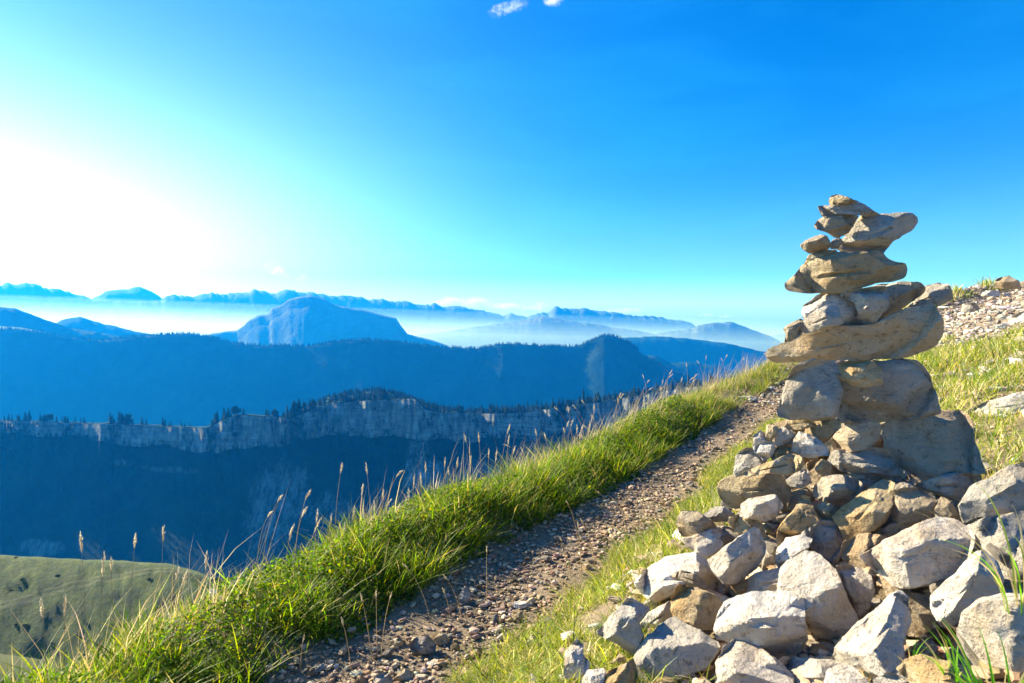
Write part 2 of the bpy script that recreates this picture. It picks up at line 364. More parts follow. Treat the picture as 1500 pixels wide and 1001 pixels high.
    sv = M.n('ShaderNodeVectorMath', operation='MULTIPLY'); M.put(p, sv.inputs[0]); sv.inputs[1].default_value = (0.10, 0.03, 0.03)
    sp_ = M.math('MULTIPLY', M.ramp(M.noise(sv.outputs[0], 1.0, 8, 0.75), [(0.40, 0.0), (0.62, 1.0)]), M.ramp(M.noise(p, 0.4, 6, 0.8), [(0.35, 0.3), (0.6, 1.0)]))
    for (px, py, rx, ry, amt) in ((405, 735, 46, 70, .55), (612, 675, 20, 40, .8), (640, 700, 24, 22, .7), (705, 705, 60, 22, .6), (800, 715, 60, 20, .5), (62, 802, 40, 12, .7), (480, 745, 46, 18, .45), (180, 680, 20, 6, .5), (250, 690, 60, 5, .3), (860, 690, 50, 14, .5)):
        q = valley_point(px, py, B, hd)
        r = q[1] / F
        d1 = M.n('ShaderNodeVectorMath', operation='SUBTRACT'); M.put(p, d1.inputs[0]); d1.inputs[1].default_value = tuple(q)
        d2 = M.n('ShaderNodeVectorMath', operation='MULTIPLY'); M.put(d1.outputs[0], d2.inputs[0]); d2.inputs[1].default_value = (1 / (rx * r), 0.0, 1 / (ry * r))
        ln = M.n('ShaderNodeVectorMath', operation='LENGTH'); M.put(d2.outputs[0], ln.inputs[0])
        wob = M.math('ADD', ln.outputs['Value'], M.math('MULTIPLY', M.math('SUBTRACT', M.noise(p, 0.03, 5, 0.7), 0.5), 1.6))
        msk = M.ramp(wob, [(0.55, 1.0), (1.1, 0.0)])
        c = M.mix(M.math('MULTIPLY', M.math('MULTIPLY', msk, sp_), min(1.0, amt * 1.5)), c, (0.42, 0.42, 0.38))
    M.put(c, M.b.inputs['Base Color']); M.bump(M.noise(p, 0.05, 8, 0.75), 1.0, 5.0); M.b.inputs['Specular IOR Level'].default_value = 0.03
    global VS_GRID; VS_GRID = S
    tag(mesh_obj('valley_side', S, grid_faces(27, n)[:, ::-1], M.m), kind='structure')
    return T, hd
def valley_point(px, py, B, hd):
    r = rays(px, py); r = r / r[1]; c = int(np.argmin(np.abs(B[:, 0] / B[:, 1] - r[0])))
    best = None
    for f in np.linspace(0, 1, 200):
        P = B[c] - hd[c] * 700 * f; z = B[c, 2] - 690 * (f ** 0.88) * (1 - 0.22 * f)
        e = abs(z / P[1] - r[2])
        if best is None or e < best[0]: best = (e, np.array([P[0], P[1], z]))
    return best[1]
CLT, CLH = cliff()

# ------------------------------------------------------------------ nearer grassy knoll, lower left
def knoll():
    crest = [(-700, 850), (-300, 828), (-100, 818), (0, 815), (60, 818), (130, 822), (200, 826), (250, 830), (290, 842), (330, 862), (372, 895), (410, 940), (470, 1020), (560, 1120)]
    rows = [(2, 0.3), (5, 1.0), (9, 2.4)] + [(9 + a, 2.4 + b) for a, b in slope_rows(24, 70, 42, 1.25)] + [(110, 90), (160, 150)]
    M = NT('grazed_turf'); p = M.pos()
    c = M.mix(M.ramp(M.noise(p, 0.35, 8, 0.7), [(0.36, 0.0), (0.62, 1.0)]), (0.045, 0.085, 0.014), (0.13, 0.155, 0.03))
    c = M.mix(M.ramp(M.noise(p, 0.12, 6, 0.7), [(0.48, 0.0), (0.66, 0.7)]), c, (0.05, 0.065, 0.028))
    c = M.mix(M.ramp(M.noise(p, 0.9, 6, 0.75), [(0.55, 0.0), (0.62, 0.8)]), c, (0.04, 0.06, 0.022))
    for k, (sl, off, wd) in enumerate(((0.42, 0.0, 1.3), (0.42, 2.6, 1.0))):   # worn wheel tracks
        s = M.n('ShaderNodeSeparateXYZ'); M.put(p, s.inputs[0])
        q = knC; ln = M.math('ABSOLUTE', M.math('ADD', M.math('SUBTRACT', M.math('SUBTRACT', s.outputs['Y'], q[1] - 14 + off), M.math('MULTIPLY', M.math('SUBTRACT', s.outputs['X'], q[0]), sl)), M.math('MULTIPLY', M.noise(p, 0.03, 3, 0.5), 8.0)))
        c = M.mix(M.ramp(M.math('DIVIDE', ln, wd), [(0.3, 0.4), (0.9, 0.0)]), c, (0.26, 0.25, 0.12))
    M.put(c, M.b.inputs['Base Color']); M.bump(M.noise(p, 0.6, 8, 0.75), 1.0, 1.2)
    return ridge('grassy_knoll', crest, 280, rows, M.m, 3, 0.8, (1.5, 1.3), 9, back=[(120, 110), (40, 22), (15, 4)], seed=51)
knC = at(120, 822, 280.0)
_, KNC, KNV = knoll()
tb = ridge('lower_meadow', [(-300, 945), (0, 958), (60, 966), (120, 985), (180, 1010)], 150, slope_rows(6, 60, 50), M_FIELD, 4, 0.4, (1, 1), 8, seed=55)

# ------------------------------------------------------------------ conifers
def spruce_mesh(k, h=1.0, tiers=6, seg=9):
    r = np.random.default_rng(100 + k); V = []; Fq = []; Ft = []
    # trunk
    for z, rad in ((0, 0.022), (0.5, 0.014)):
        for j in range(5): a = j * 2 * math.pi / 5; V.append((math.cos(a) * rad, math.sin(a) * rad, z))
    for j in range(5): Fq.append((j, (j + 1) % 5, 5 + (j + 1) % 5, 5 + j))
    wmax = r.uniform(0.15, 0.23)
    for t in range(tiers):
        f = t / tiers; z0 = 0.10 + 0.86 * f; rad = wmax * (1 - f) ** 0.8 + 0.012; zt = z0 + 0.26 * (1 - 0.4 * f)
        b = len(V); V.append((0, 0, min(zt, 1.0)))
        for j in range(seg):
            a = (j + r.uniform(-.3, .3)) * 2 * math.pi / seg; q = rad * (r.uniform(0.55, 1.25) if j % 2 else r.uniform(0.4, 0.8))
            V.append((math.cos(a) * q, math.sin(a) * q, z0 + r.uniform(-.03, .03)))
        for j in range(seg): Ft.append((b, b + 1 + j, b + 1 + (j + 1) % seg))
    return np.array(V) * h, np.array(Fq), np.array(Ft)
def round_mesh(k):
    r = np.random.default_rng(200 + k); V = []; Ft = []; Fq = []
    for z, rad in ((0, 0.03), (0.4, 0.02)):
        for j in range(5): a = j * 2 * math.pi / 5; V.append((math.cos(a) * rad, math.sin(a) * rad, z))
    for j in range(5): Fq.append((j, (j + 1) % 5, 5 + (j + 1) % 5, 5 + j))
    for _ in range(90):
        u = r.normal(size=3); u /= np.linalg.norm(u); c = u * r.uniform(0.3, 1) * np.array([0.38, 0.38, 0.36]) + np.array([0, 0, 0.60]); s = 0.11
        b = len(V)
        for _ in range(3): V.append(tuple(c + r.normal(size=3) * s))
        Ft.append((b, b + 1, b + 2))
    return np.array(V), np.array(Fq), np.array(Ft)
M_CONI = hill_mat('conifer_needles', (0.012, 0.026, 0.013), (0.03, 0.05, 0.022), 0.3)
TM = [spruce_mesh(k) for k in range(6)]
TMESH = [mesh_obj('spruce_tree', v, [q, t], M_CONI, link=False, smooth=False) for v, q, t in TM]
RM = [round_mesh(k) for k in range(3)]
RMESH = [mesh_obj('pine_tree', v, [q, t], M_CONI, link=False, smooth=False) for v, q, t in RM]
def cl_point(px, back):
    i = int(np.clip((px + 600) / 1.6, 0, len(CLT) - 1)); P = CLT[i] + CLH[i] * back
    P = P.copy(); P[2] += -0.5 - max(0, back - 18) * 0.22
    return P
TR = []
def clump(cx, n, spread, hpx, back=14, kind=0):
    for _ in range(n): TR.append((cx + random.gauss(0, spread), random.uniform(2, back), hpx * random.uniform(0.6, 1.15), kind))
for cx, n, sprd, h in ((10, 5, 8, 11), (35, 6, 10, 12), (68, 6, 5, 11), (90, 3, 8, 9), (115, 4, 7, 9), (175, 6, 5, 15), (188, 5, 4, 13), (212, 2, 3, 11), (240, 2, 3, 11), (255, 2, 8, 7), (270, 3, 3, 10), (315, 7, 4, 13), (330, 6, 5, 13), (352, 4, 8, 9), (402, 8, 7, 9), (428, 8, 5, 17), (440, 6, 5, 19), (455, 6, 5, 15), (475, 6, 6, 10), (498, 8, 7, 11), (515, 8, 8, 11), (540, 9, 9, 11), (565, 9, 10, 9), (595, 6, 8, 6)):
    clump(cx, n, sprd, h)
for _ in range(24): TR.append((random.uniform(-60, 330), random.uniform(2, 40), random.uniform(4, 8), 0))
for cx in (72, 188, 352, 402, 560): clump(cx, 2, 5, 12, kind=1)
big = [(742, 11), (855, 20), (900, 14), (962, 13), (985, 14), (1008, 16), (1020, 12), (1040, 16), (1058, 12), (930, 12), (800, 12)]
for px, h in big: TR.append((px, 6, h, 0))
while len(TR) < 292:
    px = random.uniform(625, 1125); TR.append((px, random.uniform(2, 22), random.uniform(7, 13), 0))
for i, (px, back, h, kd) in enumerate(TR):
    P = cl_point(px, back); mesh = (RMESH if kd else TMESH)[i % (3 if kd else 6)]
    o = bpy.data.objects.new('pine_tree' if kd else 'spruce_tree', mesh); COL.objects.link(o)
    hm = 1.3 * h / F * P[1]; o.scale = (hm * random.uniform(0.9, 1.4),) * 2 + (hm,); o.rotation_euler = (0, 0, random.uniform(0, 6.28))
    o.location = (P[0], P[1], P[2] - 1.5 if back < 20 else P[2] - 2)
    if kd: tag(o, 'round-crowned dark pine standing among pointed spruces on the far cliff edge', 'tree', 'round pines along the far cliff top')
    else: tag(o, 'tiny dark pointed spruce standing on the edge of the far cliff', 'tree', 'spruces along the far cliff top')

def forest(name, P, H, seed):
    r = np.random.default_rng(seed); V = []; A = []; B = []; n = 0
    for k in range(len(P)):
        v, q, t = TM[r.integers(6)]; a = r.uniform(0, 6.28); c, s = math.cos(a), math.sin(a)
        w = v * np.array([H[k] * 1.2, H[k] * 1.2, H[k]]); w = np.stack([w[:, 0] * c - w[:, 1] * s, w[:, 0] * s + w[:, 1] * c, w[:, 2]], -1) + P[k]
        V.append(w); A.append(t + n); n += len(w)
    tag(mesh_obj(name, np.concatenate(V), [np.concatenate(A)], M_CONI, smooth=False), kind='stuff')
P = []; H = []
for _ in range(1500):                       # wood on the plateau behind the singled-out trees
    px = random.uniform(622, 1400) if random.random() < 0.8 else random.uniform(455, 620)
    back = random.uniform(10, 120) if px > 620 else random.uniform(12, 60)
    q = cl_point(px, back); q[2] -= 2; P.append(q); H.append(random.uniform(11, 20) if px > 620 else random.uniform(6, 10))
forest('plateau_wood', P, H, 1)
P = []; H = []
for _ in range(900):
    i = random.randrange(len(FORC) - 1); f = random.uniform(0, 1); q = FORC[i] * (1 - f) + FORC[i + 1] * f; e = random.uniform(-30, 60)
    q = q - np.array([0, e, 0]); q[2] -= max(e, 0) * 0.47 + max(-e, 0) * .2 + 2; P.append(q); H.append(random.uniform(9, 16))
forest('wooded_hill_trees', P, H, 2)
P = []; H = []
for _ in range(2600):
    i = random.randrange(len(MIDC) - 1); f = random.uniform(0, 1); q = MIDC[i] * (1 - f) + MIDC[i + 1] * f
    q = q.copy(); q[2] -= 4; q[1] -= random.uniform(-10, 14); P.append(q); H.append(random.uniform(10, 24))
forest('wooded_ridge_trees', P, H, 3)
# trees growing in the gullies of the cliff
P = []; H = []
for cx, n in ((165, 20), (310, 22), (420, 24), (434, 26), (448, 22), (468, 14), (480, 12), (345, 6), (100, 12), (20, 40), (700, 10), (760, 12), (850, 30), (930, 30), (1000, 40), (640, 8), (820, 20)):
    for _ in range(n):
        px = cx + random.gauss(0, 6 if cx != 20 else 25); i = int((px + 600) / 1.6); t = CLT[i]; y0 = prof(CT, px); y1 = prof(CF, px)
        f = random.random(); q = t - CLH[i] * (f * 9 + 7); q[2] = t[2] - f * (y1 - y0) / F * t[1] - 4; P.append(q); H.append(random.uniform(8, 14))
forest('cliff_gully_wood', P, H, 4)

P = []; H = []                               # scrub and trees along the cliff foot and down the shaded side
SV = VS_GRID; sxp, syp, _q = project(SV)
_cols = np.where((sxp[0] > -40) & (sxp[0] < 1180))[0]
for _ in range(5200):
    b = int(random.choice(_cols)); f = random.random() ** 2.6 * 18; a = int(f); q = SV[a, b] * (1 - f + a) + SV[a + 1, b] * (f - a)
    if noise(np.array([[q[0] / 60, q[1] / 60, q[2] / 60]]), 5)[0] + random.uniform(-.25, .5) < 0 and a > 0: continue
    P.append(q - np.array([0, 0, 2.0])); H.append(random.uniform(5, 13) * (1 if a > 0 else 1.1))
forest('valley_side_scrub', P, H, 6)
# junipers and bushes on the knoll
M_BUSH = hill_mat('juniper_leaves', (0.02, 0.045, 0.016), (0.06, 0.09, 0.03), 1.5)
def bush_mesh(k):
    r = np.random.default_rng(700 + k); n = 320; u = r.normal(size=(n, 3)); u /= np.linalg.norm(u, axis=1)[:, None]; c = u * (0.75 + 0.3 * fbm(u * 2 + k, 3, k))[:, None] * np.array([1.2, 1.0, 0.62]); c[:, 2] = np.abs(c[:, 2])
    V = (c[:, None] + r.normal(size=(n, 3, 3)) * 0.16).reshape(-1, 3); return mesh_obj('juniper_bush', V, np.arange(n * 3).reshape(n, 3), M_BUSH, link=False, smooth=False)
BM = [bush_mesh(k) for k in range(4)]
kv = KNV[3:26]; kx, ky, _k = project(kv)
for i in range(18):
    for _ in range(200):
        a = random.randrange(kv.shape[0]); b = random.randrange(kv.shape[1])
        if 0 < kx[a, b] < 345 and ky[a, b] < 960 and (ky[a, b] > 845 or random.random() < .15): break
    o = bpy.data.objects.new('juniper_bush', BM[i % 4]); COL.objects.link(o); q = random.uniform(0.5, 1.1); o.scale = (q * 1.3, q * 1.3, q * 0.7); o.location = kv[a, b] - np.array([0, 0, 0.15]); o.rotation_euler = (0, 0, random.uniform(0, 6))
    tag(o, 'small dark bush dotted on the sunlit grassy knoll', 'bush', 'bushes on the knoll')
c_ = KNC[np.argmin(np.abs(project(KNC)[0] - 318))]; o = bpy.data.objects.new('juniper_bush', BM[0]); COL.objects.link(o); o.location = c_; o.scale = (2.4, 2.4, 3.4)
tag(o, 'largest round bush, on the right shoulder of the knoll by the seed puffs', 'bush', 'bushes on the knoll')

# ------------------------------------------------------------------ haze and valley mist
def box(name, lo, hi, mat):
    lo = np.array(lo, float); hi = np.array(hi, float)
    v = np.array([[(lo, hi)[i][0], (lo, hi)[j][1], (lo, hi)[k][2]] for i in (0, 1) for j in (0, 1) for k in (0, 1)])
    f = np.array([(0, 1, 3, 2), (4, 6, 7, 5), (0, 4, 5, 1), (2, 3, 7, 6), (0, 2, 6, 4), (1, 5, 7, 3)])
    return tag(mesh_obj(name, v, f, mat, smooth=False), kind='stuff')
def vol_mat(name, col, dens, aniso):
    m = bpy.data.materials.new(name); m.use_nodes = True; t = m.node_tree; t.nodes.clear()
    o = t.nodes.new('ShaderNodeOutputMaterial'); v = t.nodes.new('ShaderNodeVolumePrincipled')
    v.inputs['Color'].default_value = (*col, 1); v.inputs['Density'].default_value = dens; v.inputs['Anisotropy'].default_value = aniso; v.inputs['Absorption Color'].default_value = (0.35, 1, 1, 1)
    t.links.new(v.outputs[0], o.inputs['Volume']); return m
box('haze', (-13000, -2500, -860), (13000, 13000, 520), vol_mat('blue_haze', (0.006, 0.28, 1.0), 0.84e-4, 0.3))
def mist(lo, hi, zl, zr, mat):
    o = box('valley_mist', lo, (hi[0], hi[1], zl), mat)
    for v in o.data.vertices:
        if v.co.z > -600: v.co.z = zl if v.co.x < 0 else zr
for k_, (dz, dn) in enumerate(((-90, 0.5e-4), (0, 0.45e-4), (60, 0.7e-4), (120, 1.1e-4), (190, 1.8e-4), (270, 3.0e-4))):
    mist((-12900 + k_ * 10, 8150 + k_ * 40, -850 + k_ * 4), (12900 - k_ * 10, 12900 - k_ * 10, 0), 240 - dz, -640 - dz * 0.4, vol_mat('valley_mist', (0.86, 0.97, 1.0), dn, 0.3))
# ------------------------------------------------------------------ the slope we stand on
PATH = np.array([(-30, -48, -3.5), (-9, -13, -1.6), (-3.2, -3.2, -1.15), (-1.2, 0.3, -1.03), (-0.02, 2.3, -1.0), (0.62, 3.2, -0.98), (1.45, 4.5, -0.93), (2.55, 5.85, -0.74), (4.0, 7.0, -0.36), (5.7, 8.1, 0.02), (8.0, 9.3, 0.30), (12, 11, 0.42), (30, 18, -1.5), (70, 40, -12)], float)
def catmull(P, n=14):
    o = []
    Q = np.vstack([2 * P[0] - P[1], P, 2 * P[-1] - P[-2]])
    for i in range(1, len(Q) - 2):
        for t in np.arange(n) / n:
            a, b, c, d = Q[i - 1], Q[i], Q[i + 1], Q[i + 2]
            o.append(0.5 * (2 * b + (c - a) * t + (2 * a - 5 * b + 4 * c - d) * t * t + (3 * b - a - 3 * c + d) * t ** 3))
    o.append(P[-1]); return np.array(o)
PC = catmull(PATH)
_seg = PC[1:] - PC[:-1]; _len = np.linalg.norm(_seg[:, :2], axis=1); _cum = np.concatenate([[0], np.cumsum(_len)])
S0 = None
def path_coords(x, y):
    """(s along the path, signed distance u: + uphill/right, path height) of ground points"""
    x = np.asarray(x, float).ravel(); y = np.asarray(y, float).ravel()
    bd = np.full(len(x), 1e18); S = np.zeros(len(x)); U = np.zeros(len(x)); Z = np.zeros(len(x))
    for i in range(len(_seg)):
        a = PC[i]; sx, sy = _seg[i, 0], _seg[i, 1]; L2 = _len[i] ** 2
        t = np.clip(((x - a[0]) * sx + (y - a[1]) * sy) / L2, 0, 1)
        dx = x - a[0] - t * sx; dy = y - a[1] - t * sy; d2 = dx * dx + dy * dy
        m = d2 < bd; bd[m] = d2[m]
        sg = np.sign(dx * sy - dy * sx)
        S[m] = (_cum[i] + t * _len[i])[m]; U[m] = (sg * np.sqrt(d2))[m]; Z[m] = (a[2] + t * _seg[i, 2])[m]
    return S, U, Z
SREF = path_coords([-0.02], [2.3])[0][0]
def ss(a, b, x): t = np.clip((x - a) / (b - a), 0, 1); return t * t * (3 - 2 * t)
def ground(x, y, detail=True):
    sh = np.shape(x); S, U, Z = path_coords(x, y); x = np.ravel(x); y = np.ravel(y); s = S - SREF
    slope = 0.13 + 0.30 * ss(-0.6, 3.0, s)
    up = np.maximum(U - 0.22, 0); rise = slope * (2.6 * (1 - np.exp(-up / 2.6))) + 0.05 * ss(0, .25, up)
    rise = rise - 0.02 * np.maximum(up - 8, 0)
    bank = 0.115 * np.exp(-((U + 0.52) / 0.20) ** 2) * (0.75 + 0.35 * np.sin(s * 2.3 + 1) )
    dn = np.maximum(-0.66 - U, 0); fall = 0.80 * dn + 0.12 * np.minimum(dn, 1) ** 2
    z = Z + rise + bank * (U < 0) - fall
    z = z + 0.30 * np.exp(-(((x - 1.08) / 0.42) ** 2 + ((y - 2.05) / 0.38) ** 2))         # heap under the cairn
    z = z + 0.16 * np.exp(-(((x - 0.95) / 0.40) ** 2 + ((y - 1.15) / 0.35) ** 2))
    z = np.maximum(z, -330 - 0.02 * np.hypot(x, y))
    if detail:
        p = np.stack([x, y, 0 * x], -1); near = np.clip(1 - (np.hypot(x, y) - 12) / 20, 0, 1)
        off = ss(0.2, 0.5, np.abs(U))
        z = z + near * (0.010 * fbm(p * 9, 4, 61) + off * 0.035 * fbm(p * 2.1, 4, 63)) + (1 - near) * 0.6 * fbm(p / 9, 3, 66)
    return z.reshape(sh)
def stretch(lo, hi, step, far, n):
    g = np.geomspace(step, far, n); return g
xs = np.concatenate([-2.6 - np.cumsum(np.geomspace(0.05, 60, 40))[::-1], np.arange(-2.6, 9, 0.04), 9 + np.cumsum(np.geomspace(0.05, 40, 30))])
ys = np.concatenate([0.2 - np.cumsum(np.geomspace(0.05, 40, 30))[::-1], np.arange(0.2, 12.5, 0.04), 12.5 + np.cumsum(np.geomspace(0.05, 60, 40))])
GX, GY = np.meshgrid(xs, ys); GZ = ground(GX, GY)
tag(mesh_obj('ground', np.stack([GX, GY, GZ], -1), grid_faces(*GX.shape), M_SOIL), kind='structure')

def sample(n, s0, s1, u0, u1, dens=None):
    """random ground points by path coordinates, with their (s, u)"""
    s = rng.uniform(s0, s1, n) + SREF; u = rng.uniform(u0, u1, n)
    i = np.clip(np.searchsorted(_cum, s) - 1, 0, len(_seg) - 1); t = (s - _cum[i]) / _len[i]
    # smooth normals between segments
    nrm_ = np.stack([_seg[:, 1], -_seg[:, 0]], -1) / _len[:, None]
    nv = np.vstack([nrm_[:1], (nrm_[1:] + nrm_[:-1]) / 2, nrm_[-1:]])
    N = nv[i] * (1 - t)[:, None] + nv[i + 1] * t[:, None]
    P = PC[i, :2] + _seg[i, :2] * t[:, None] + N * u[:, None]
    return P[:, 0], P[:, 1], s - SREF, u
# ------------------------------------------------------------------ grass
def blades(name, x, y, h, w, col, lean, bend, zoff=-0.01, mat=None, az=None, tip=None, link=True):
    n = len(x); z = ground(x, y) + zoff; az = rng.uniform(0, 2 * math.pi, n) if az is None else az
    d = np.stack([np.cos(az), np.sin(az), 0 * az], -1); side = np.stack([-np.sin(az + rng.normal(0, .8, n)), np.cos(az), 0 * az], -1)
    B = np.stack([x, y, z], -1); V = np.zeros((n, 7, 3), np.float32); C = np.zeros((n, 7, 3), np.float32)
    tip = col if tip is None else tip
    for k, (t, ww) in enumerate(((0, 0.8), (0.38, 1.0), (0.74, 0.7))):
        c = B + d * (lean * t + bend * t * t)[:, None] * h[:, None] ; c[:, 2] += h * t * (1 - 0.30 * bend * t)
        V[:, 2 * k] = c - side * (w * ww)[:, None]; V[:, 2 * k + 1] = c + side * (w * ww)[:, None]
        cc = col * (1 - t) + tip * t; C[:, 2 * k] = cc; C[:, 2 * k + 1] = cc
    c = B + d * (lean + bend)[:, None] * h[:, None]; c[:, 2] += h * (1 - 0.30 * bend); V[:, 6] = c; C[:, 6] = tip
    b = (np.arange(n) * 7)[:, None]
    q = np.concatenate([b + np.array([[0, 1, 3, 2]]), b + np.array([[2, 3, 5, 4]])]); t3 = b + np.array([[4, 5, 6]])
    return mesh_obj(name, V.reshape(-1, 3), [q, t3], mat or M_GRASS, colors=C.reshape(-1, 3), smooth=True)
def tones(n, pal, wts, jit=0.25):
    pal = np.array(pal); k = rng.choice(len(pal), n, p=np.array(wts) / sum(wts)); c = pal[k] * (1 + rng.normal(0, jit, (n, 1))) * (1 + rng.normal(0, 0.06, (n, 3)))
    return np.clip(c, 0.005, 0.9)
GREEN = [(0.09, 0.17, 0.012), (0.16, 0.245, 0.012), (0.055, 0.11, 0.014), (0.30, 0.29, 0.03), (0.42, 0.33, 0.12)]
def keep(x, y, *a, m=40):
    px, py, f = project(np.stack([x, y, ground(x, y, False)], -1)); k = (f > 0.3) & (px > -200) & (px < 1600) & (py < 1150)
    return [v[k] for v in (x, y) + a]

# bank on the far side of the path
def clumpy(x, y, sc, seed): return fbm(np.stack([x * sc, y * sc, 0 * x], -1), 3, seed)
x, y, s, u = sample(90000, -1.7, 5.8, -0.92, -0.20)
x, y, s, u = keep(x, y, s, u)
edge = -0.265 - 0.04 * clumpy(x, y, 4, 5)
c = clumpy(x, y, 6.5, 71); k = (u < edge) & (rng.random(len(x)) < np.clip(0.75 + c * 1.3, 0.1, 1) * np.where(s > 2.5, 0.55, 1)); x, y, s, u, c = x[k], y[k], s[k], u[k], c[k]
h = (0.085 + 0.075 * np.clip(c, -1, 1) + 0.028 * rng.normal(size=len(x))).clip(0.03, 0.26) * np.where(s > 2.2, 0.85, 1.0)
tuft = np.exp(-((s - 1.25) / 0.26) ** 2 - ((u + 0.6) / 0.22) ** 2); h = h * (1 + 0.75 * tuft)
col = tones(len(x), GREEN, (5, 3.4, 4.6, 2.2, 1.6)); dry = np.clip((-u - 0.56) / 0.25, 0, 1) * 0.45
dry = dry + 0.25 * ss(2.2, 3.6, s); dry = np.where(rng.random(len(x)) < dry, 0.8, 0)[:, None]; col = col * (1 - dry) + np.array([0.42, 0.33, 0.17]) * dry
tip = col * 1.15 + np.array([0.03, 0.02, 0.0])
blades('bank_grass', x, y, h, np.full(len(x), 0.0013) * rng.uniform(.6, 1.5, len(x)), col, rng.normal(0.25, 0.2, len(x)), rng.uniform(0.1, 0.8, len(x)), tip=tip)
tag(bpy.data.objects['bank_grass'], kind='stuff')
# thin dry grass fringing the crest of the bank
x, y, s, u = sample(9000, -1.5, 7.2, -0.95, -0.52); x, y, s, u = keep(x, y, s, u)
c = clumpy(x, y, 4, 75); k = rng.random(len(x)) < np.clip(0.35 + c, 0.08, 1); x, y, s, c = x[k], y[k], s[k], c[k]
h = rng.gamma(6, 0.028, len(x)).clip(0.08, 0.36)
blades('dry_fringe_grass', x, y, h, np.full(len(x), 0.0009), tones(len(x), [(0.50, 0.38, 0.20), (0.60, 0.50, 0.32), (0.34, 0.25, 0.12), (0.30, 0.30, 0.10)], (3, 2, 2, 1)), rng.normal(0.15, 0.2, len(x)), rng.uniform(0.0, 0.6, len(x)), mat=M_STRAW, az=rng.normal(0.3, 0.9, len(x)))
tag(bpy.data.objects['dry_fringe_grass'], kind='stuff')
# low leafy plants on the bank's flank
def leaves(name, x, y, hmax, size, pal, wts):
    n = len(x); z = ground(x, y) + rng.uniform(0.0, 1, n) * hmax; c = np.stack([x, y, z], -1)
    a = rng.normal(size=(n, 3)); a[:, 2] *= 0.5; a /= np.linalg.norm(a, axis=1)[:, None]; b = np.cross(a, rng.normal(size=(n, 3))); b /= np.linalg.norm(b, axis=1)[:, None]
    sz = size * rng.uniform(0.5, 1.5, n)[:, None]
    V = np.stack([c - a * sz, c + b * sz * 0.45, c + a * sz, c - b * sz * 0.45], 1)
    C = np.repeat(tones(n, pal, wts), 4, 0)
    q = np.arange(n * 4).reshape(n, 4); tag(mesh_obj(name, V, q, M_GRASS, colors=C, smooth=False), kind='stuff')
x, y, s, u = sample(95000, -1.7, 3.2, -0.74, -0.18); x, y, s, u = keep(x, y, s, u)
c = clumpy(x, y, 6, 81); k = (c > -0.25) & (u < -0.24 - 0.05 * clumpy(x, y, 5, 9)); x, y, u = x[k], y[k], u[k]
leaves('leafy_ground_cover', x, y, 0.085 * ss(0.17, 0.40, -u), 0.0065, [(0.08, 0.15, 0.010), (0.17, 0.23, 0.012), (0.035, 0.08, 0.012), (0.36, 0.31, 0.02)], (5, 4, 3, .5))
# grass on the uphill side
PALE = [(0.19, 0.25, 0.03), (0.32, 0.32, 0.04), (0.09, 0.15, 0.025), (0.48, 0.41, 0.17), (0.58, 0.50, 0.28)]
x, y, s, u = sample(210000, -1.2, 11.0, 0.20, 4.5); x, y, s, u = keep(x, y, s, u)
c = clumpy(x, y, 1.9, 91) + 0.5 * clumpy(x, y, 6, 92)
scree = ss(4.2, 6.0, s) * ss(2.2, 0.7, u)
lim = np.where(s < 2.8, 0.25 + 0.06 * clumpy(x, y, 5, 93), 0.34)
heap = ((x - 1.0) / 0.62) ** 2 + ((y - 1.75) / 0.75) ** 2 < 1
under = (x > 0.42 + 0.25 * (y - 1.3)) & (y < 1.75)
k = (u > lim) & (c > -0.30 + 1.1 * scree) & ~heap & ~under & (rng.random(len(x)) < 0.85); x, y, s, u, c = x[k], y[k], s[k], u[k], c[k]
h = (0.075 + 0.075 * np.clip(c, -1, 1) + 0.025 * rng.normal(size=len(x))).clip(0.025, 0.26)
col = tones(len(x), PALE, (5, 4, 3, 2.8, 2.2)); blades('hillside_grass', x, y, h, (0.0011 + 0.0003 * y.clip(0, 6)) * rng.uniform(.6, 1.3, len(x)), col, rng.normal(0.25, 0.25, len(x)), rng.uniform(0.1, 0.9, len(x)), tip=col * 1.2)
tag(bpy.data.objects['hillside_grass'], kind='stuff')
# the same turf carried on over the shoulder beyond the frame
x, y, s, u = sample(150000, -4.5, 12.0, 0.3, 9.0); px_, py_, f_ = project(np.stack([x, y, ground(x, y, False)], -1))
out = ~((f_ > 0.3) & (px_ > -200) & (px_ < 1600) & (py_ < 1150)); heap2 = ((x - 1.0) / 0.75) ** 2 + ((y - 1.5) / 1.1) ** 2 < 1
k = out & ~heap2 & (np.hypot(x, y) > 0.45) & (clumpy(x, y, 1.9, 91) > -0.35); x, y = x[k], y[k]; col = tones(len(x), PALE, (5, 4, 3, 2.8, 2.2))
blades('outer_grass', x, y, rng.gamma(7, 0.014, len(x)).clip(0.03, 0.24), np.full(len(x), 0.0028), col, rng.normal(0.25, 0.25, len(x)), rng.uniform(0.1, 0.9, len(x)), tip=col * 1.2)
tag(bpy.data.objects['outer_grass'], kind='stuff')
x, y, s, u = sample(90000, -1.3, 4.2, 0.08, 0.75); x, y, s, u = keep(x, y, s, u)
c = clumpy(x, y, 4.5, 95); under = (x > 0.30 + 0.2 * (y - 1.3)) & (y < 1.9)
k = (u > 0.155 - 0.18 * c - 0.07 * ss(0.3, 2.5, s)) & (c > -0.4) & ~under; x, y, s, c = x[k], y[k], s[k], c[k]
h = (0.055 + 0.05 * c + 0.02 * rng.normal(size=len(x))).clip(0.02, 0.16); col = tones(len(x), PALE, (5, 4, 3, 2.0, 1.2))
blades('path_edge_grass', x, y, h, np.full(len(x), 0.0011) * rng.uniform(.6, 1.4, len(x)), col, rng.normal(0.3, 0.25, len(x)), rng.uniform(0.2, 1.0, len(x)), tip=col * 1.25)
tag(bpy.data.objects['path_edge_grass'], kind='stuff')

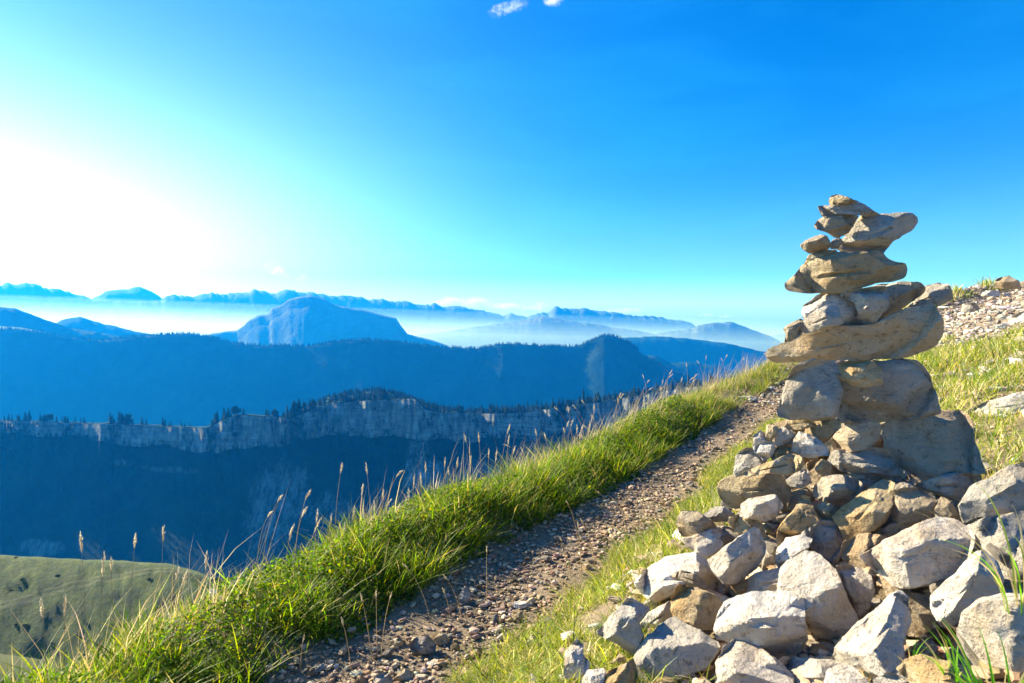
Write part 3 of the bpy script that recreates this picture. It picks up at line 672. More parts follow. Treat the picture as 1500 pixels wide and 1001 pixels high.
# ------------------------------------------------------------------ gravel
def chip(r, seg=6):
    """a small angular stone of unit size"""
    V = []
    for z, q in ((-0.35, 0.7), (0.15, 1.0), (0.42, 0.62)):
        for j in range(seg):
            a = (j + r.uniform(-.35, .35)) * 2 * math.pi / seg; V.append((math.cos(a) * q * r.uniform(.75, 1.15) * 0.5, math.sin(a) * q * r.uniform(.75, 1.15) * 0.5, z * r.uniform(.8, 1.2)))
    V += [(0, 0, -0.42), (r.uniform(-.12, .12), r.uniform(-.12, .12), 0.5)]; n = len(V); T = []
    for l in (0, 1):
        for j in range(seg):
            a = l * seg + j; b = l * seg + (j + 1) % seg; T += [(a, b, b + seg), (a, b + seg, a + seg)]
    for j in range(seg): T += [(n - 2, (j + 1) % seg, j), (n - 1, 2 * seg + j, 2 * seg + (j + 1) % seg)]
    return np.array(V), np.array(T)
CH5 = [chip(np.random.default_rng(300 + k), 5) for k in range(24)]
def scatter(name, x, y, size, pal, wts, sink=0.15):
    n = len(x); z = ground(x, y); V = []; T = []; C = []
    cols = tones(n, pal, wts, 0.18); nv = len(CH5[0][0])
    kind = rng.integers(0, len(CH5), n); base = np.stack([CH5[k][0] for k in kind])
    sc = np.stack([size * rng.uniform(.8, 1.6, n), size * rng.uniform(.55, 1.0, n), size * rng.uniform(.25, .6, n)], -1)
    base = base * sc[:, None]
    a = rng.uniform(0, 6.28, n); tx = rng.normal(0, 0.35, n); ca, sa = np.cos(a)[:, None], np.sin(a)[:, None]; ct, st = np.cos(tx)[:, None], np.sin(tx)[:, None]
    X, Y, Z = base[..., 0], base[..., 1], base[..., 2]
    Y, Z = Y * ct - Z * st, Y * st + Z * ct; X, Y = X * ca - Y * sa, X * sa + Y * ca
    V = np.stack([X + x[:, None], Y + y[:, None], Z + (z + size * 0.22)[:, None]], -1)
    T = (np.stack([CH5[k][1] for k in kind]) + (np.arange(n) * nv)[:, None, None])
    tag(mesh_obj(name, V.reshape(-1, 3), T.reshape(-1, 3), M_GRAVEL, colors=np.repeat(cols, nv, 0), smooth=False), kind='stuff')
GRV = [(0.42, 0.30, 0.19), (0.52, 0.40, 0.27), (0.28, 0.19, 0.12), (0.42, 0.35, 0.27), (0.55, 0.43, 0.30)]
x, y, s, u = sample(42000, -1.9, 5.4, -0.40, 0.32); x, y, s, u = keep(x, y, s, u)
k = rng.random(len(x)) < np.where(s < 1.5, 1.0, 0.8) * np.clip(0.72 + 1.1 * clumpy(x, y, 4, 33), 0.22, 1); x, y, s = x[k], y[k], s[k]
scatter('path_gravel', x, y, rng.gamma(1.9, 0.0048, len(x)).clip(0.004, 0.04), GRV, (4, 3, 3, 1.5, 1))
x, y, s, u = sample(34000, 3.8, 11.0, -0.6, 3.2); x, y, s, u = keep(x, y, s, u)
k = (rng.random(len(x)) < 0.62 * ss(2.6, 0.6, u) * np.where(s > 8.5, 0.6, 1)) & (clumpy(x, y, 1.5, 77) > -0.35); x, y = x[k], y[k]
SCR = [(0.50, 0.42, 0.33), (0.66, 0.58, 0.49), (0.36, 0.28, 0.20), (0.52, 0.47, 0.40)]
scatter('scree', x, y, rng.gamma(2.2, 0.012, len(x)).clip(0.010, 0.12), SCR, (3, 3, 2, 2))
x, y, s, u = sample(7500, -1.0, 9, 0.35, 4.0); x, y, s, u = keep(x, y, s, u)
scatter('hillside_pebbles', x, y, rng.gamma(2.2, 0.014, len(x)).clip(0.008, 0.13), SCR, (3, 3, 2, 2))
n = 2600; x = rng.uniform(0.35, 1.75, n); y = rng.uniform(1.0, 2.5, n)
scatter('cairn_rubble', x, y, rng.gamma(4, 0.009, n).clip(0.010, 0.06), GRV, (3, 3, 2, 2, 1))

# tuft of grass on the skyline beside the cairn
x, y, s, u = sample(6000, 6.0, 9.5, -1.4, -0.3); x, y, s, u = keep(x, y, s, u); c = clumpy(x, y, 2.2, 99); k = c > -0.15; x, y, c = x[k], y[k], c[k]
col = tones(len(x), PALE, (4, 4, 2.5, 3, 3)); blades('skyline_grass', x, y, (0.10 + 0.12 * c + 0.03 * rng.normal(size=len(x))).clip(0.04, 0.3), np.full(len(x), 0.0028), col, rng.normal(0.2, 0.25, len(x)), rng.uniform(0.1, 0.8, len(x)), tip=col * 1.2)
tag(bpy.data.objects['skyline_grass'], kind='stuff')
# ------------------------------------------------------------------ stones of the cairn and its heap
def smooth_min(a, b, k):
    h = np.clip(0.5 + 0.5 * (b - a) / k, 0, 1); return b * (1 - h) + a * h - k * h * (1 - h)
def stone(poly, org, scl, d, tone, label, name='stone', ridge=0.3, tilt=0.4, thick=1.0, group=None, seed=None, rough=1.0, cat='stone', heap=False):
    """an angular stone: outline, a worn top facet that meets the front at `ridge`, bevelled edges, broken relief, closed back"""
    P = np.array(poly, float) / scl + np.array(org, float)
    seed = int(abs(P.sum()) * 7) % 9973 if seed is None else seed; r = np.random.default_rng(seed)
    # resample the outline and roughen it
    Q = np.vstack([P, P[:1]]); L = np.concatenate([[0], np.cumsum(np.linalg.norm(np.diff(Q, axis=0), axis=1))])
    N = 80; t = np.linspace(0, L[-1], N, endpoint=False); E = np.stack([np.interp(t, L, Q[:, 0]), np.interp(t, L, Q[:, 1])], -1)
    E = 0.15 * np.roll(E, 1, 0) + 0.7 * E + 0.15 * np.roll(E, -1, 0)
    size = math.sqrt(np.ptp(E[:, 0]) * np.ptp(E[:, 1])); cc = E.mean(0)
    E += ((fbm(np.stack([E[:, 0] / (size * .16), E[:, 1] / (size * .16), 0 * t + seed], -1), 4, seed) * 0.022 * size * rough)[:, None]) * (E - cc) / np.linalg.norm(E - cc, axis=1)[:, None]
    # local frame at the stone's middle
    v0 = rays(cc[0], cc[1]); fw = v0 / np.linalg.norm(v0); R_ = np.cross(fw, [0, 0, 1.0]); R_ /= np.linalg.norm(R_); U_ = np.cross(R_, fw)
    O = v0 / v0[1] * d; m = np.linalg.norm(O) / (F * np.linalg.norm(v0))          # metres per pixel at the stone
    pw = rays(E[:, 0], E[:, 1]); pw = pw * (O @ fw / (pw @ fw))[:, None]; X = (pw - O) @ R_; Y = (pw - O) @ U_
    A = np.stack([X, Y], -1); Cc = A.mean(0); Z_ = A - Cc; _, _, vt = np.linalg.svd(Z_, full_matrices=False); ax = vt[0]
    a = Z_ @ ax; la = np.ptp(a) / 2; lb = np.ptp(Z_ @ vt[1]) / 2; lim = max(la - lb, 0) * 0.75
    core = Cc + np.clip(a, -lim, lim)[:, None] * ax * 0.8
    T = 0.42 * size * m * thick; y0, y1 = A[:, 1].min(), A[:, 1].max(); T = min(max(T, 1.6 * ridge * (y1 - y0)), 0.85 * size * m) if heap else T; K = 14
    ph = np.linspace(0, math.pi / 2, K + 1); rr = np.sin(ph) ** 0.85                     # 0 core .. 1 outline
    y0, y1 = A[:, 1].min(), A[:, 1].max()
    def layer(side):
        S = []
        for q in rr[:-1] if side > 0 else rr[:-1]:
            S.append(core + (A - core) * q)
        S = np.stack(S); q = rr[:-1][:, None]
        D = T * (1 - q ** 4.5) ** 0.5 * np.ones(N)
        k = 0.03 * T
        if side > 0:
            hh = (y1 - S[..., 1]) / (y1 - y0) + tilt * (S[..., 0] - Cc[0]) / (2 * la)
            fl = T * (0.86 + r.uniform(-.25, .25) * (S[..., 0] - Cc[0]) / la - 0.22 * np.clip((hh - ridge), 0, 1))
            D = smooth_min(D, fl, k)
            if ridge > 0: D = smooth_min(D, T * (0.06 + 0.86 * hh / max(ridge, 0.05)), k)
        for j in range(7 if side > 0 else 6):
            an = r.uniform(0, 2 * math.pi); g = (np.cos(an) * (S[..., 0] - Cc[0]) + np.sin(an) * (S[..., 1] - Cc[1])) / (0.5 * (la + lb))
            D = smooth_min(D, T * (r.uniform(0.78, 1.0) - r.uniform(0.2, 1.1) * (g - r.uniform(0.0, .6))), k)
        D = np.maximum(D, 0.24 * T * (1 - q ** 9)); return S, D
    Sf, Df = layer(1); Sb, Db = layer(-1)
    f = lambda S, D: O + S[..., 0:1] * R_ + S[..., 1:2] * U_ - D[..., None] * fw
    V = [f(Sf[k], Df[k]) for k in range(1, K)] + [f(A, np.zeros(N))] + [f(Sb[k], -Db[k]) for k in range(K - 1, 0, -1)]
    V = np.stack(V); nr = len(V); V = V.reshape(-1, 3)
    cF = f(Sf[0], Df[0]).mean(0); cB = f(Sb[0], -Db[0]).mean(0)
    pc = V - V.mean(0); r3 = np.random.default_rng(seed + 77)
    for _c in range(18):                                          # broken faces
        nn = r3.normal(size=3); nn /= np.linalg.norm(nn); nf = nn @ fw
        if abs(nf) < 0.3: continue
        hgt = pc @ nn; lim_ = np.percentile(hgt, r3.uniform(80, 94)); pc = pc - np.minimum(np.maximum(hgt - lim_, 0) / abs(nf), T * 0.45)[:, None] * np.sign(nf) * fw
    sh_ = pc + V.mean(0) - V; V = V + sh_; cF = cF + sh_[:N].mean(0); cB = cB + sh_[-N:].mean(0)
    sz = size * m; ctr = V.mean(0); out = V - ctr; out /= np.linalg.norm(out, axis=1)[:, None]
    w = fbm((V - ctr) / sz * 2.6 + seed, 5, seed); rg = fbm((V - ctr) / sz * 5.0 + seed, 4, seed + 3, True); fine = fbm((V - ctr) / 0.012, 3, seed + 7)
    amp = np.concatenate([np.full(N * (K - 1), 1.0), np.full(N, 0.3), np.full(N * (K - 1), 1.0)])
    V = V + out * ((w * 0.04 + rg * 0.026) * sz * rough * amp + fine * 0.0009 * rough)[:, None]
    V = np.vstack([V, cF, cB]); nV = len(V)
    q = []; 
    i = np.arange(N); j = (i + 1) % N
    for k in range(nr - 1): q.append(np.stack([k * N + i, (k + 1) * N + i, (k + 1) * N + j, k * N + j], -1))
    tr = np.concatenate([np.stack([np.full(N, nV - 2), i, j], -1), np.stack([np.full(N, nV - 1), (nr - 1) * N + j, (nr - 1) * N + i], -1)])
    base = V.mean(0); base[2] = V[:, 2].min()
    o = mesh_obj(name, V - base, [np.concatenate(q), tr], M_ST[tone]); o.location = base
    bm = bmesh.new(); bm.from_mesh(o.data); bmesh.ops.recalc_face_normals(bm, faces=bm.faces); bm.to_mesh(o.data); bm.free()
    try: o.data.set_sharp_from_angle(angle=math.radians(26))
    except Exception: pass
    tag(o, label, cat, group); return o
def ground_hit(px, py):
    r = rays(px, py); r = r / r[1]; t = np.geomspace(0.6, 40, 700); P = r[None] * t[:, None]
    g = ground(P[:, 0], P[:, 1], False); k = np.argmax(P[:, 2] < g)
    return P[k] if (P[:, 2] < g).any() else P[-1]
def heap_d(px, py): return float(np.clip(1.9 - 0.001175 * (px - 1250) - 0.00203 * (max(py, 640) - 700), 1.12, 2.3))

R1 = ((1100, 270), 3.451); R2 = ((1030, 500), 3.128); R3 = ((820, 700), 3.326); R4 = ((1140, 700), 3.325); PX = ((0, 0), 1.0)
TD = 1.92   # distance of the tower
TOWER = 'stones balanced in the cairn tower'; HEAP = 'stones heaped round the foot of the cairn'
# region, distance offset, tone, ridge, thickness, name, label, outline
TW = [
 (R1, -.02, 'ochre', .5, .9, 'cap_stone', 'tiny arched tan stone, the very topmost of the cairn', [(392,85),(405,60),(432,50),(480,62),(520,80),(540,98),(460,100),(400,108)]),
 (R1, 0, 'grey', .35, 1.3, 'flat_stone', 'thin pointed grey-brown slab just under the topmost cap of the cairn', [(340,112),(358,108),(400,106),(450,88),(520,82),(580,105),(655,155),(600,168),(540,155),(440,152),(365,165),(348,135)]),
 (R1, 0, 'brown', .35, .9, 'stone', 'rounded tan block near the cairn top, left of the wide wedge', [(318,212),(340,180),(385,155),(440,143),(500,148),(545,160),(520,205),(490,250),(440,275),(380,240),(330,228)]),
 (R1, .04, 'ochre', .4, 1, 'stone', 'small peaked tan stone wedged behind the left end of the grey-topped wedge', [(510,215),(535,185),(568,138),(600,148),(650,158),(620,180),(560,195),(520,235)]),
 (R1, .01, 'grey', .42, .85, 'stone', 'large wedge with dark pitted grey top jutting right near the cairn top', [(430,320),(455,285),(475,265),(512,205),(560,180),(650,158),(740,148),(800,145),(838,162),(840,195),(815,235),(720,285),(672,345),(560,352),(480,352)]),
 (R1, -.01, 'grey', .4, 1, 'stone', 'pebble-sized grey stone under the left end of the wide wedge', [(396,305),(415,278),(450,272),(468,290),(440,325),(402,330)]),
 (R1, 0, 'brown', .35, 1, 'stone', 'small knobbly brown stone sticking out left near the cairn top', [(250,308),(275,285),(350,255),(385,262),(397,285),(395,328),(340,335),(298,352),(262,330)]),
 (R1, .01, 'ochre', .35, 1.2, 'flat_stone', 'low rounded tan stone resting on the broad brown slab', [(265,408),(290,360),(330,336),(430,331),(448,355),(390,385),(320,398)]),
 (R1, 0, 'ochre', .18, .75, 'flat_stone', 'broad ochre-brown slab, the darkest plate in the upper cairn', [(175,500),(235,450),(245,412),(320,382),(440,350),(560,343),(640,338),(672,352),(690,375),(740,395),(780,398),(792,430),(780,475),(720,495),(650,500),(560,518),(500,543),(440,553),(290,551),(200,537),(176,515)]),
 (R1, .02, 'pale', .45, .9, 'stone', 'gnarled pale stone with holes under the left of the broad brown slab', [(258,645),(265,610),(340,560),(400,542),(450,540),(520,580),(550,640),(555,705),(500,725),(460,718),(400,700),(330,705),(280,695),(262,670)]),
 (R1, -.03, 'pale', .4, .8, 'stone', 'small triangular pale stone leaning on the left end of the longest slab', [(228,738),(262,700),(330,640),(400,606),(440,618),(455,650),(462,705),(420,722),(390,722),(280,755),(240,748)]),
 (R1, .01, 'brown', .3, .8, 'stone', 'small dark brown corner stone at the far left tip of the middle tier', [(163,730),(200,705),(250,680),(270,692),(245,735),(262,758),(200,796),(170,798),(178,760)]),
 (R1, -.03, 'grey', .3, .8, 'stone', 'smooth rounded bluish stone in the middle of the cairn, under the brown slab', [(430,548),(520,533),(610,518),(680,515),(695,560),(695,612),(640,692),(600,716),(540,722),(498,720),(545,660),(530,600),(470,580)]),
 (R1, .01, 'grey', .2, .8, 'stone', 'smooth slate-grey wedge sloping down left onto the longest slab', [(600,520),(650,502),(750,495),(850,498),(880,530),(872,552),(800,605),(740,645),(600,718),(560,714),(635,690),(680,600),(660,540)]),
 (R1, .01, 'grey', .35, 1.1, 'stone', 'dark rounded stone perched at the right end of the middle tier', [(790,618),(850,572),(880,515),(940,500),(995,508),(1015,540),(1022,582),(960,610),(880,618)]),
 (R1, 0, 'tan', .22, .62, 'flat_stone', 'longest slab of the cairn, pale and tapering to the left', [(65,852),(75,835),(170,800),(260,758),(390,722),(470,716),(600,714),(720,652),(800,622),(910,612),(945,650),(960,700),(957,760),(922,818),(850,855),(760,882),(600,890),(430,893),(300,897),(100,908),(68,885)]),
 (R2, -.01, 'grey', .22, .8, 'stone', 'blocky grey boulder with a pitted face, left half of the tier under the longest slab', [(340,322),(360,250),(395,160),(440,110),(500,90),(600,88),(622,140),(638,230),(628,292),(602,352),(500,365),(420,355),(345,345)]),
 (R2, .01, 'grey', .14, .62, 'stone', 'biggest smooth blue-grey boulder of the cairn, under the longest slab', [(608,358),(626,280),(615,180),(622,110),(680,84),(800,85),(900,83),(975,93),(1022,140),(1062,240),(1087,320),(1072,338),(950,358),(720,376),(640,372)]),
 (R2, -.085, 'ochre', .3, .5, 'stone', 'tan lump pressed against the upper left of the biggest blue-grey boulder', [(612,172),(620,108),(690,86),(780,88),(818,130),(826,200),(720,212),(640,185)]),
 (R2, 0, 'tan', .22, .6, 'stone', 'big square ochre block under the right side of the cairn', [(828,440),(848,365),(960,352),(1090,322),(1200,316),(1230,345),(1237,430),(1262,520),(1287,600),(1240,612),(1160,602),(1080,627),(960,657),(930,592),(880,567),(840,500)]),
 (R2, .03, 'tan', .25, .9, 'stone', 'wedge-shaped brown-grey stone propping the biggest boulder from below', [(580,455),(640,392),(650,366),(800,362),(817,400),(802,452),(762,488),(680,510),(600,503)]),
 (R2, .0, 'grey', .35, .8, 'flat_stone', 'grey slab slanting down right beneath the propping wedge', [(568,545),(600,503),(640,498),(760,485),(850,498),(870,565),(937,602),(922,632),(800,604),(760,608),(640,602)]),
 (R2, .0, 'ochre', .3, 1, 'stone', 'pale tan chip under the left corner of the grey pitted boulder', [(370,402),(385,348),(440,345),(500,358),(520,388),(450,408)]),
 (R2, .0, 'ochre', .2, 1, 'stone', 'angular honey-coloured stone under the pitted boulder', [(450,402),(475,363),(560,352),(625,358),(632,397),(572,448),(480,440)]),
 (R2, -.04, 'pale', .4, 1, 'stone', 'cream stone with brown specks below the honey-coloured one', [(405,502),(410,460),(440,415),(520,440),(570,490),(578,525),(500,532),(430,524)]),
 (R2, .0, 'pale', .3, 1, 'stone', 'small squarish beige stone left of the specked cream one', [(327,470),(335,410),(365,393),(405,410),(425,425),(412,472),(340,482)]),
 (R2, .0, 'ochre', .35, 1, 'stone', 'small upright tan stone on the upper left shoulder of the heap', [(285,447),(290,385),(315,376),(345,395),(328,442),(310,462)]),
 (R2, .02, 'pale', .4, 1, 'stone', 'cream stone leaning against the small upright tan one', [(228,492),(230,432),(262,408),(300,432),(318,462),(280,480)]),
 (R2, -.02, 'pale', .45, 1, 'stone', 'knobbly cream stone between the upper left shoulder and the beige square', [(228,490),(250,468),(320,458),(335,490),(312,532),(280,550),(240,512)]),
 (R2, .03, 'grey', .35, .8, 'stone', 'pinkish grey block at the left edge of the upper heap', [(137,602),(150,530),(190,488),(220,488),(290,550),(335,562),(250,592),(150,625)]),
 (R2, -.01, 'ochre', .4, 1, 'stone', 'rounded orange-tan stone, smaller neighbour above the bumpy tan one', [(305,532),(325,490),(360,476),(410,490),(432,512),(400,532),(320,545)]),
 (R2, -.05, 'ochre', .4, .8, 'stone', 'bumpy orange-tan stone left of the dark gaps under the cairn', [(180,602),(260,570),(330,540),(400,513),(450,528),(464,560),(442,592),(382,614),(300,604),(200,624)]),
 (R2, .03, 'grey', .3, 1, 'stone', 'dull grey stone in shadow below the bumpy orange-tan one', [(375,640),(440,588),(480,588),(500,650),(445,675),(390,660)]),
 (R2, .10, 'brown', .2, 1, 'stone', 'dark stone deep in the gap beneath the slanting grey slab', [(470,560),(520,535),(640,560),(660,620),(560,650),(490,660)]),
]
HP = [
 (R2, -.02, 'ochre', .32, .8, 'stone', 'large tan boulder with a rough brown break, upper left of the heap', [(65,672),(80,640),(140,615),(260,593),(340,603),(387,650),(402,690),(387,745),(350,762),(300,722),(200,742),(165,777),(120,762),(80,722)]),
 (R2, -.09, 'pale', .6, .8, 'stone', 'bright cream stone tucked under the large tan boulder', [(165,802),(175,750),(210,720),(330,703),(367,750),(342,802),(290,827),(200,812)]),
 (R2, .0, 'grey', .5, .7, 'stone', 'rough grey crystalline-looking stone in the middle of the heap top', [(502,692),(545,625),(620,610),(700,625),(745,662),(700,725),(620,765),(560,740),(510,717)]),
 (R2, .05, 'grey', .2, .9, 'stone', 'shaded pinkish stone behind the rough grey one', [(640,612),(760,598),(817,627),(780,652),(740,700),(700,660)]),
 (R2, .02, 'grey', .25, .8, 'stone', 'blue-shaded stone jammed under the big square ochre block', [(950,665),(1060,625),(1170,603),(1270,603),(1277,630),(1222,722),(1180,742),(1080,705),(1000,695)]),
 (R2, -.02, 'grey', .2, .7, 'stone', 'huge smooth boulder cut by the photo edge right of the ochre block', [(1170,752),(1230,670),(1330,612),(1400,570),(1480,548),(1560,560),(1570,760),(1470,779),(1370,794),(1260,804),(1200,834)]),
 (R2, -.02, 'ochre', .3, .6, 'stone', 'tall leaning tan slab in the middle of the heap', [(590,802),(640,760),(780,658),(830,626),(877,650),(884,680),(867,760),(837,822),(782,877),(720,882),(640,912),(622,850)]),
 (R2, .0, 'brown', .2, .75, 'stone', 'upright pinkish-brown block right of the tall leaning tan slab', [(870,832),(880,660),(920,648),(1050,700),(1070,722),(1057,762),(1062,812),(960,865),(900,862)]),
 (R2, .02, 'brown', .25, .8, 'stone', 'small brown stone between the upright block and the huge smooth boulder', [(1055,785),(1090,710),(1140,740),(1180,800),(1192,832),(1120,830)]),
 (R2, -.03, 'ochre', .35, .65, 'stone', 'peaked ochre stone left of the tall leaning slab', [(335,902),(350,850),(410,780),(450,708),(490,713),(502,762),(552,822),(482,864),(400,895),(345,935)]),
 (R2, -.01, 'ochre', .4, 1, 'stone', 'little orange-tan stone wedged below the rough grey one', [(508,762),(560,733),(622,758),(628,787),(582,818),(550,812)]),
 (R2, .06, 'brown', .4, .9, 'stone', 'mottled brown stone half hidden behind the peaked ochre one', [(385,770),(400,690),(470,668),(515,700),(505,765),(440,800)]),
 (R4, .02, 'grey', .12, .5, 'flat_stone', 'upright blue-grey slab below the peaked ochre stone', [(112,268),(210,208),(285,213),(307,300),(297,400),(270,445),(195,372),(125,302)]),
 (R4, -.01, 'pale', .6, .8, 'stone', 'flat-topped cream stone in front of the upright blue-grey slab', [(-15,405),(0,340),(40,295),(110,278),(165,300),(142,352),(45,415),(0,450)]),
 (R4, .03, 'brown', .15, .8, 'stone', 'brownish stone in shadow left of the broad triangular plate', [(300,362),(320,310),(420,263),(530,283),(482,322),(422,352),(412,392),(482,442),(472,482),(330,415)]),
 (R4, .05, 'grey', .2, .8, 'stone', 'shadowed grey stone above the broad triangular plate', [(470,268),(560,208),(632,235),(562,290),(500,310)]),
 (R4, -.09, 'pale', .80, .55, 'flat_stone', 'broad triangular white-topped plate lying flat on the heap', [(405,378),(440,360),(540,300),(650,250),(760,200),(800,193),(900,238),(937,280),(945,340),(922,402),(862,462),(770,502),(640,540),(570,523),(500,462),(430,412)]),
 (R4, -.04, 'pale', .5, .7, 'stone', 'white-topped stone directly right of the triangular plate', [(740,572),(800,520),(870,470),(910,408),(950,368),(1000,353),(1072,420),(1102,490),(1072,582),(950,622),(872,702),(840,738),(800,722),(760,652)]),
 (R4, .06, 'grey', .2, .6, 'stone', 'big blue-shaded boulder behind the foreground grass at the edge', [(925,242),(1050,190),(1200,158),(1320,180),(1320,522),(1120,562),(1085,422),(1000,342),(940,300)]),
 (R4, -.03, 'pale', .28, .6, 'stone', 'large pale boulder behind the bright green grass tuft', [(873,722),(900,660),(980,598),(1080,573),(1200,565),(1320,570),(1320,900),(1200,955),(1100,935),(1000,905),(938,832),(888,772)]),
 (R4, .02, 'brown', .3, .7, 'stone', 'tan-sided stone beneath the triangular plate', [(480,452),(540,498),(620,558),(742,573),(767,642),(762,722),(682,773),(640,773),(598,702),(540,602)]),
 (R4, .01, 'pale', .25, .7, 'stone', 'squat shaded stone right of the giant white boulder', [(278,442),(300,423),(400,443),(452,480),(470,540),(442,632),(380,694),(328,602),(300,520)]),
 (R4, -.05, 'pale', .52, .6, 'stone', 'stone with a raised horn and white saddle, low centre of the heap', [(248,882),(298,800),(418,680),(508,610),(538,568),(592,553),(632,580),(642,702),(602,802),(612,882),(592,934),(500,974),(440,955),(400,905),(300,925)]),
 (R4, -.05, 'pale', .40, .6, 'stone', 'giant smooth white boulder, largest of the whole heap', [(-30,640),(-10,560),(8,480),(0,450),(50,400),(130,353),(200,368),(272,440),(302,530),(377,672),(372,712),(282,793),(180,815),(148,702),(60,700)]),
 (R3, -.10, 'pale', .38, .6, 'stone', 'smooth white boulder overlapping the giant one on its left', [(745,742),(795,598),(900,563),(1060,548),(1170,558),(1192,600),(1204,802),(1182,855),(1060,875),(900,834),(800,793)]),
 (R4, .05, 'grey', .15, .8, 'stone', 'blue-shaded stone at the bottom edge below the giant white boulder', [(-20,900),(20,868),(200,883),(400,903),(442,962),(500,1005),(450,1090),(-20,1090)]),
 (R4, -.06, 'pale', .5, .8, 'stone', 'small white stone at the bottom edge, centre of the foreground', [(228,985),(250,920),(300,898),(380,928),(455,1005),(440,1090),(228,1090)]),
 (R4, -.05, 'ochre', .6, .7, 'stone', 'sparkling peach-coloured rough stone at the bottom edge', [(573,932),(620,880),(700,863),(800,888),(922,918),(962,962),(1010,1090),(700,1090),(638,995)]),
 (R4, .0, 'grey', .2, .8, 'stone', 'round grey stone squeezed between white stones at the bottom edge', [(465,985),(560,933),(622,960),(690,1090),(465,1090)]),
 (R4, .06, 'grey', .3, .9, 'stone', 'small grey stone deep behind the sparkling peach-coloured one', [(608,882),(680,798),(730,773),(783,830),(763,874),(640,894)]),
 (R3, -.08, 'pale', .55, .6, 'stone', 'egg-shaped white stone at the bottom edge, left of the centre', [(765,905),(798,820),(870,773),(922,780),(1002,840),(1133,960),(1175,1090),(780,1090)]),
 (R3, .04, 'grey', .15, .7, 'stone', 'shadowed stone left of the egg-shaped one', [(700,985),(740,928),(795,868),(810,1090),(700,1090)]),
 (R3, -.07, 'grey', .58, .6, 'stone', 'large blue-white stone with a sharp ridge, lower left of the heap', [(358,872),(410,790),(480,718),(560,678),(622,720),(772,810),(767,842),(700,933),(650,953),(600,963),(520,1013),(480,1090),(358,1090),(368,952)]),
 (R3, .0, 'grey', .62, .6, 'stone', 'pointed pale grey stone at the heap\'s far left edge', [(180,747),(250,680),(330,586),(370,598),(442,640),(382,712),(412,772),(352,868),(290,812),(190,762)]),
 (R3, -.03, 'pale', .45, .8, 'stone', 'narrow grey-white stone above the sharp-ridged one', [(385,722),(430,660),(540,598),(565,640),(560,690),(480,728),(400,770)]),
 (R3, -.10, 'ochre', .25, .8, 'stone', 'orange cube-like stone, most vividly coloured of the heap', [(538,602),(580,518),(640,528),(760,570),(797,622),(742,743),(670,738),(628,712),(558,692)]),
 (R3, .0, 'pale', .55, .6, 'stone', 'long smooth peach-beige boulder above the orange cube', [(372,512),(420,450),(520,383),(660,363),(722,400),(760,470),(812,520),(840,560),(800,595),(700,560),(600,555),(545,575),(470,608),(420,572),(385,537)]),
 (R3, -.09, 'brown', .4, .9, 'stone', 'brown lump resting on the long peach-beige boulder', [(538,482),(590,448),(660,468),(702,500),(722,537),(622,530)]),
 (R3, -.06, 'pale', .42, .7, 'stone', 'bulky rounded cream-grey stone leaning right on the heap\'s left flank', [(720,402),(760,370),(870,288),(940,243),(977,250),(1002,330),(992,392),(942,452),(862,513),(800,513),(750,455)]),
 (R3, -.02, 'brown', .4, .8, 'stone', 'rough brown-patched stone topping the left corner of the heap', [(568,222),(590,160),(660,158),(722,200),(772,245),(742,277),(640,294),(590,284)]),
 (R3, .0, 'pale', .25, .8, 'stone', 'beige stone under the rough brown-patched one', [(590,294),(640,285),(780,238),(832,290),(772,355),(720,394),(660,364),(610,325)]),
 (R3, .02, 'grey', .5, .8, 'stone', 'white-grey pebbly stone behind the left corner stones', [(700,178),(760,138),(812,143),(855,175),(822,215),(750,215)]),
 (R3, -.01, 'ochre', .35, .8, 'stone', 'tan shell-shaped stone above the bulky cream-grey one', [(815,195),(880,173),(962,193),(1002,260),(1013,310),(995,335),(960,270),(850,275)]),
 (R3, .0, 'ochre', .4, 1, 'stone', 'little peach stone between the cream-grey and the white boulders', [(832,522),(870,493),(945,500),(925,555),(850,570)]),
 (R3, .0, 'pale', .6, .7, 'stone', 'flat cream stone above the smooth white boulder', [(898,500),(960,465),(1060,440),(1150,425),(1180,480),(1160,565),(1000,575),(900,570)]),
 (R3, .07, 'grey', .2, .9, 'stone', 'blue-shaded stone in the hollow right of the bulky cream-grey one', [(980,470),(990,390),(1012,335),(1075,330),(1085,420),(1075,470)]),
 (R3, -.02, 'pale', .35, .9, 'stone', 'small upright knobbly pale stone standing in the grass left of the heap', [(18,975),(25,850),(80,783),(117,810),(112,862),(147,900),(142,952),(90,975)]),
 (R3, -.02, 'pale', .45, .9, 'stone', 'peach stone beside the upright knobbly one at the bottom edge', [(100,990),(140,940),(210,928),(242,960),(205,1080),(100,1080)]),
 (R3, -.05, 'ochre', .45, .8, 'stone', 'wide peach-tan stone at the bottom edge below the pointed grey one', [(188,965),(330,900),(362,880),(380,950),(350,1080),(188,1080)]),
 (R3, .06, 'ochre', .4, .9, 'stone', 'small peach stone in the grass below the pointed grey one', [(243,905),(290,858),(332,880),(302,915)]),
 (R3, .03, 'grey', .2, .9, 'stone', 'shaded bluish stone between the sharp-ridged and egg-shaped ones', [(555,985),(640,945),(700,985),(690,1090),(555,1090)]),
 (R3, .03, 'grey', .3, .9, 'stone', 'small grey stone beside the pointed pale grey one', [(405,610),(440,578),(485,612),(465,655),(430,650)]),
]
for reg, dd, tone, rdg, th_, nm, lab, poly in TW:
    stone(poly, reg[0], reg[1], TD + dd + (0.0 if reg is R1 else 0.0), tone, lab, nm, rdg, thick=th_ * 1.25, group=TOWER)
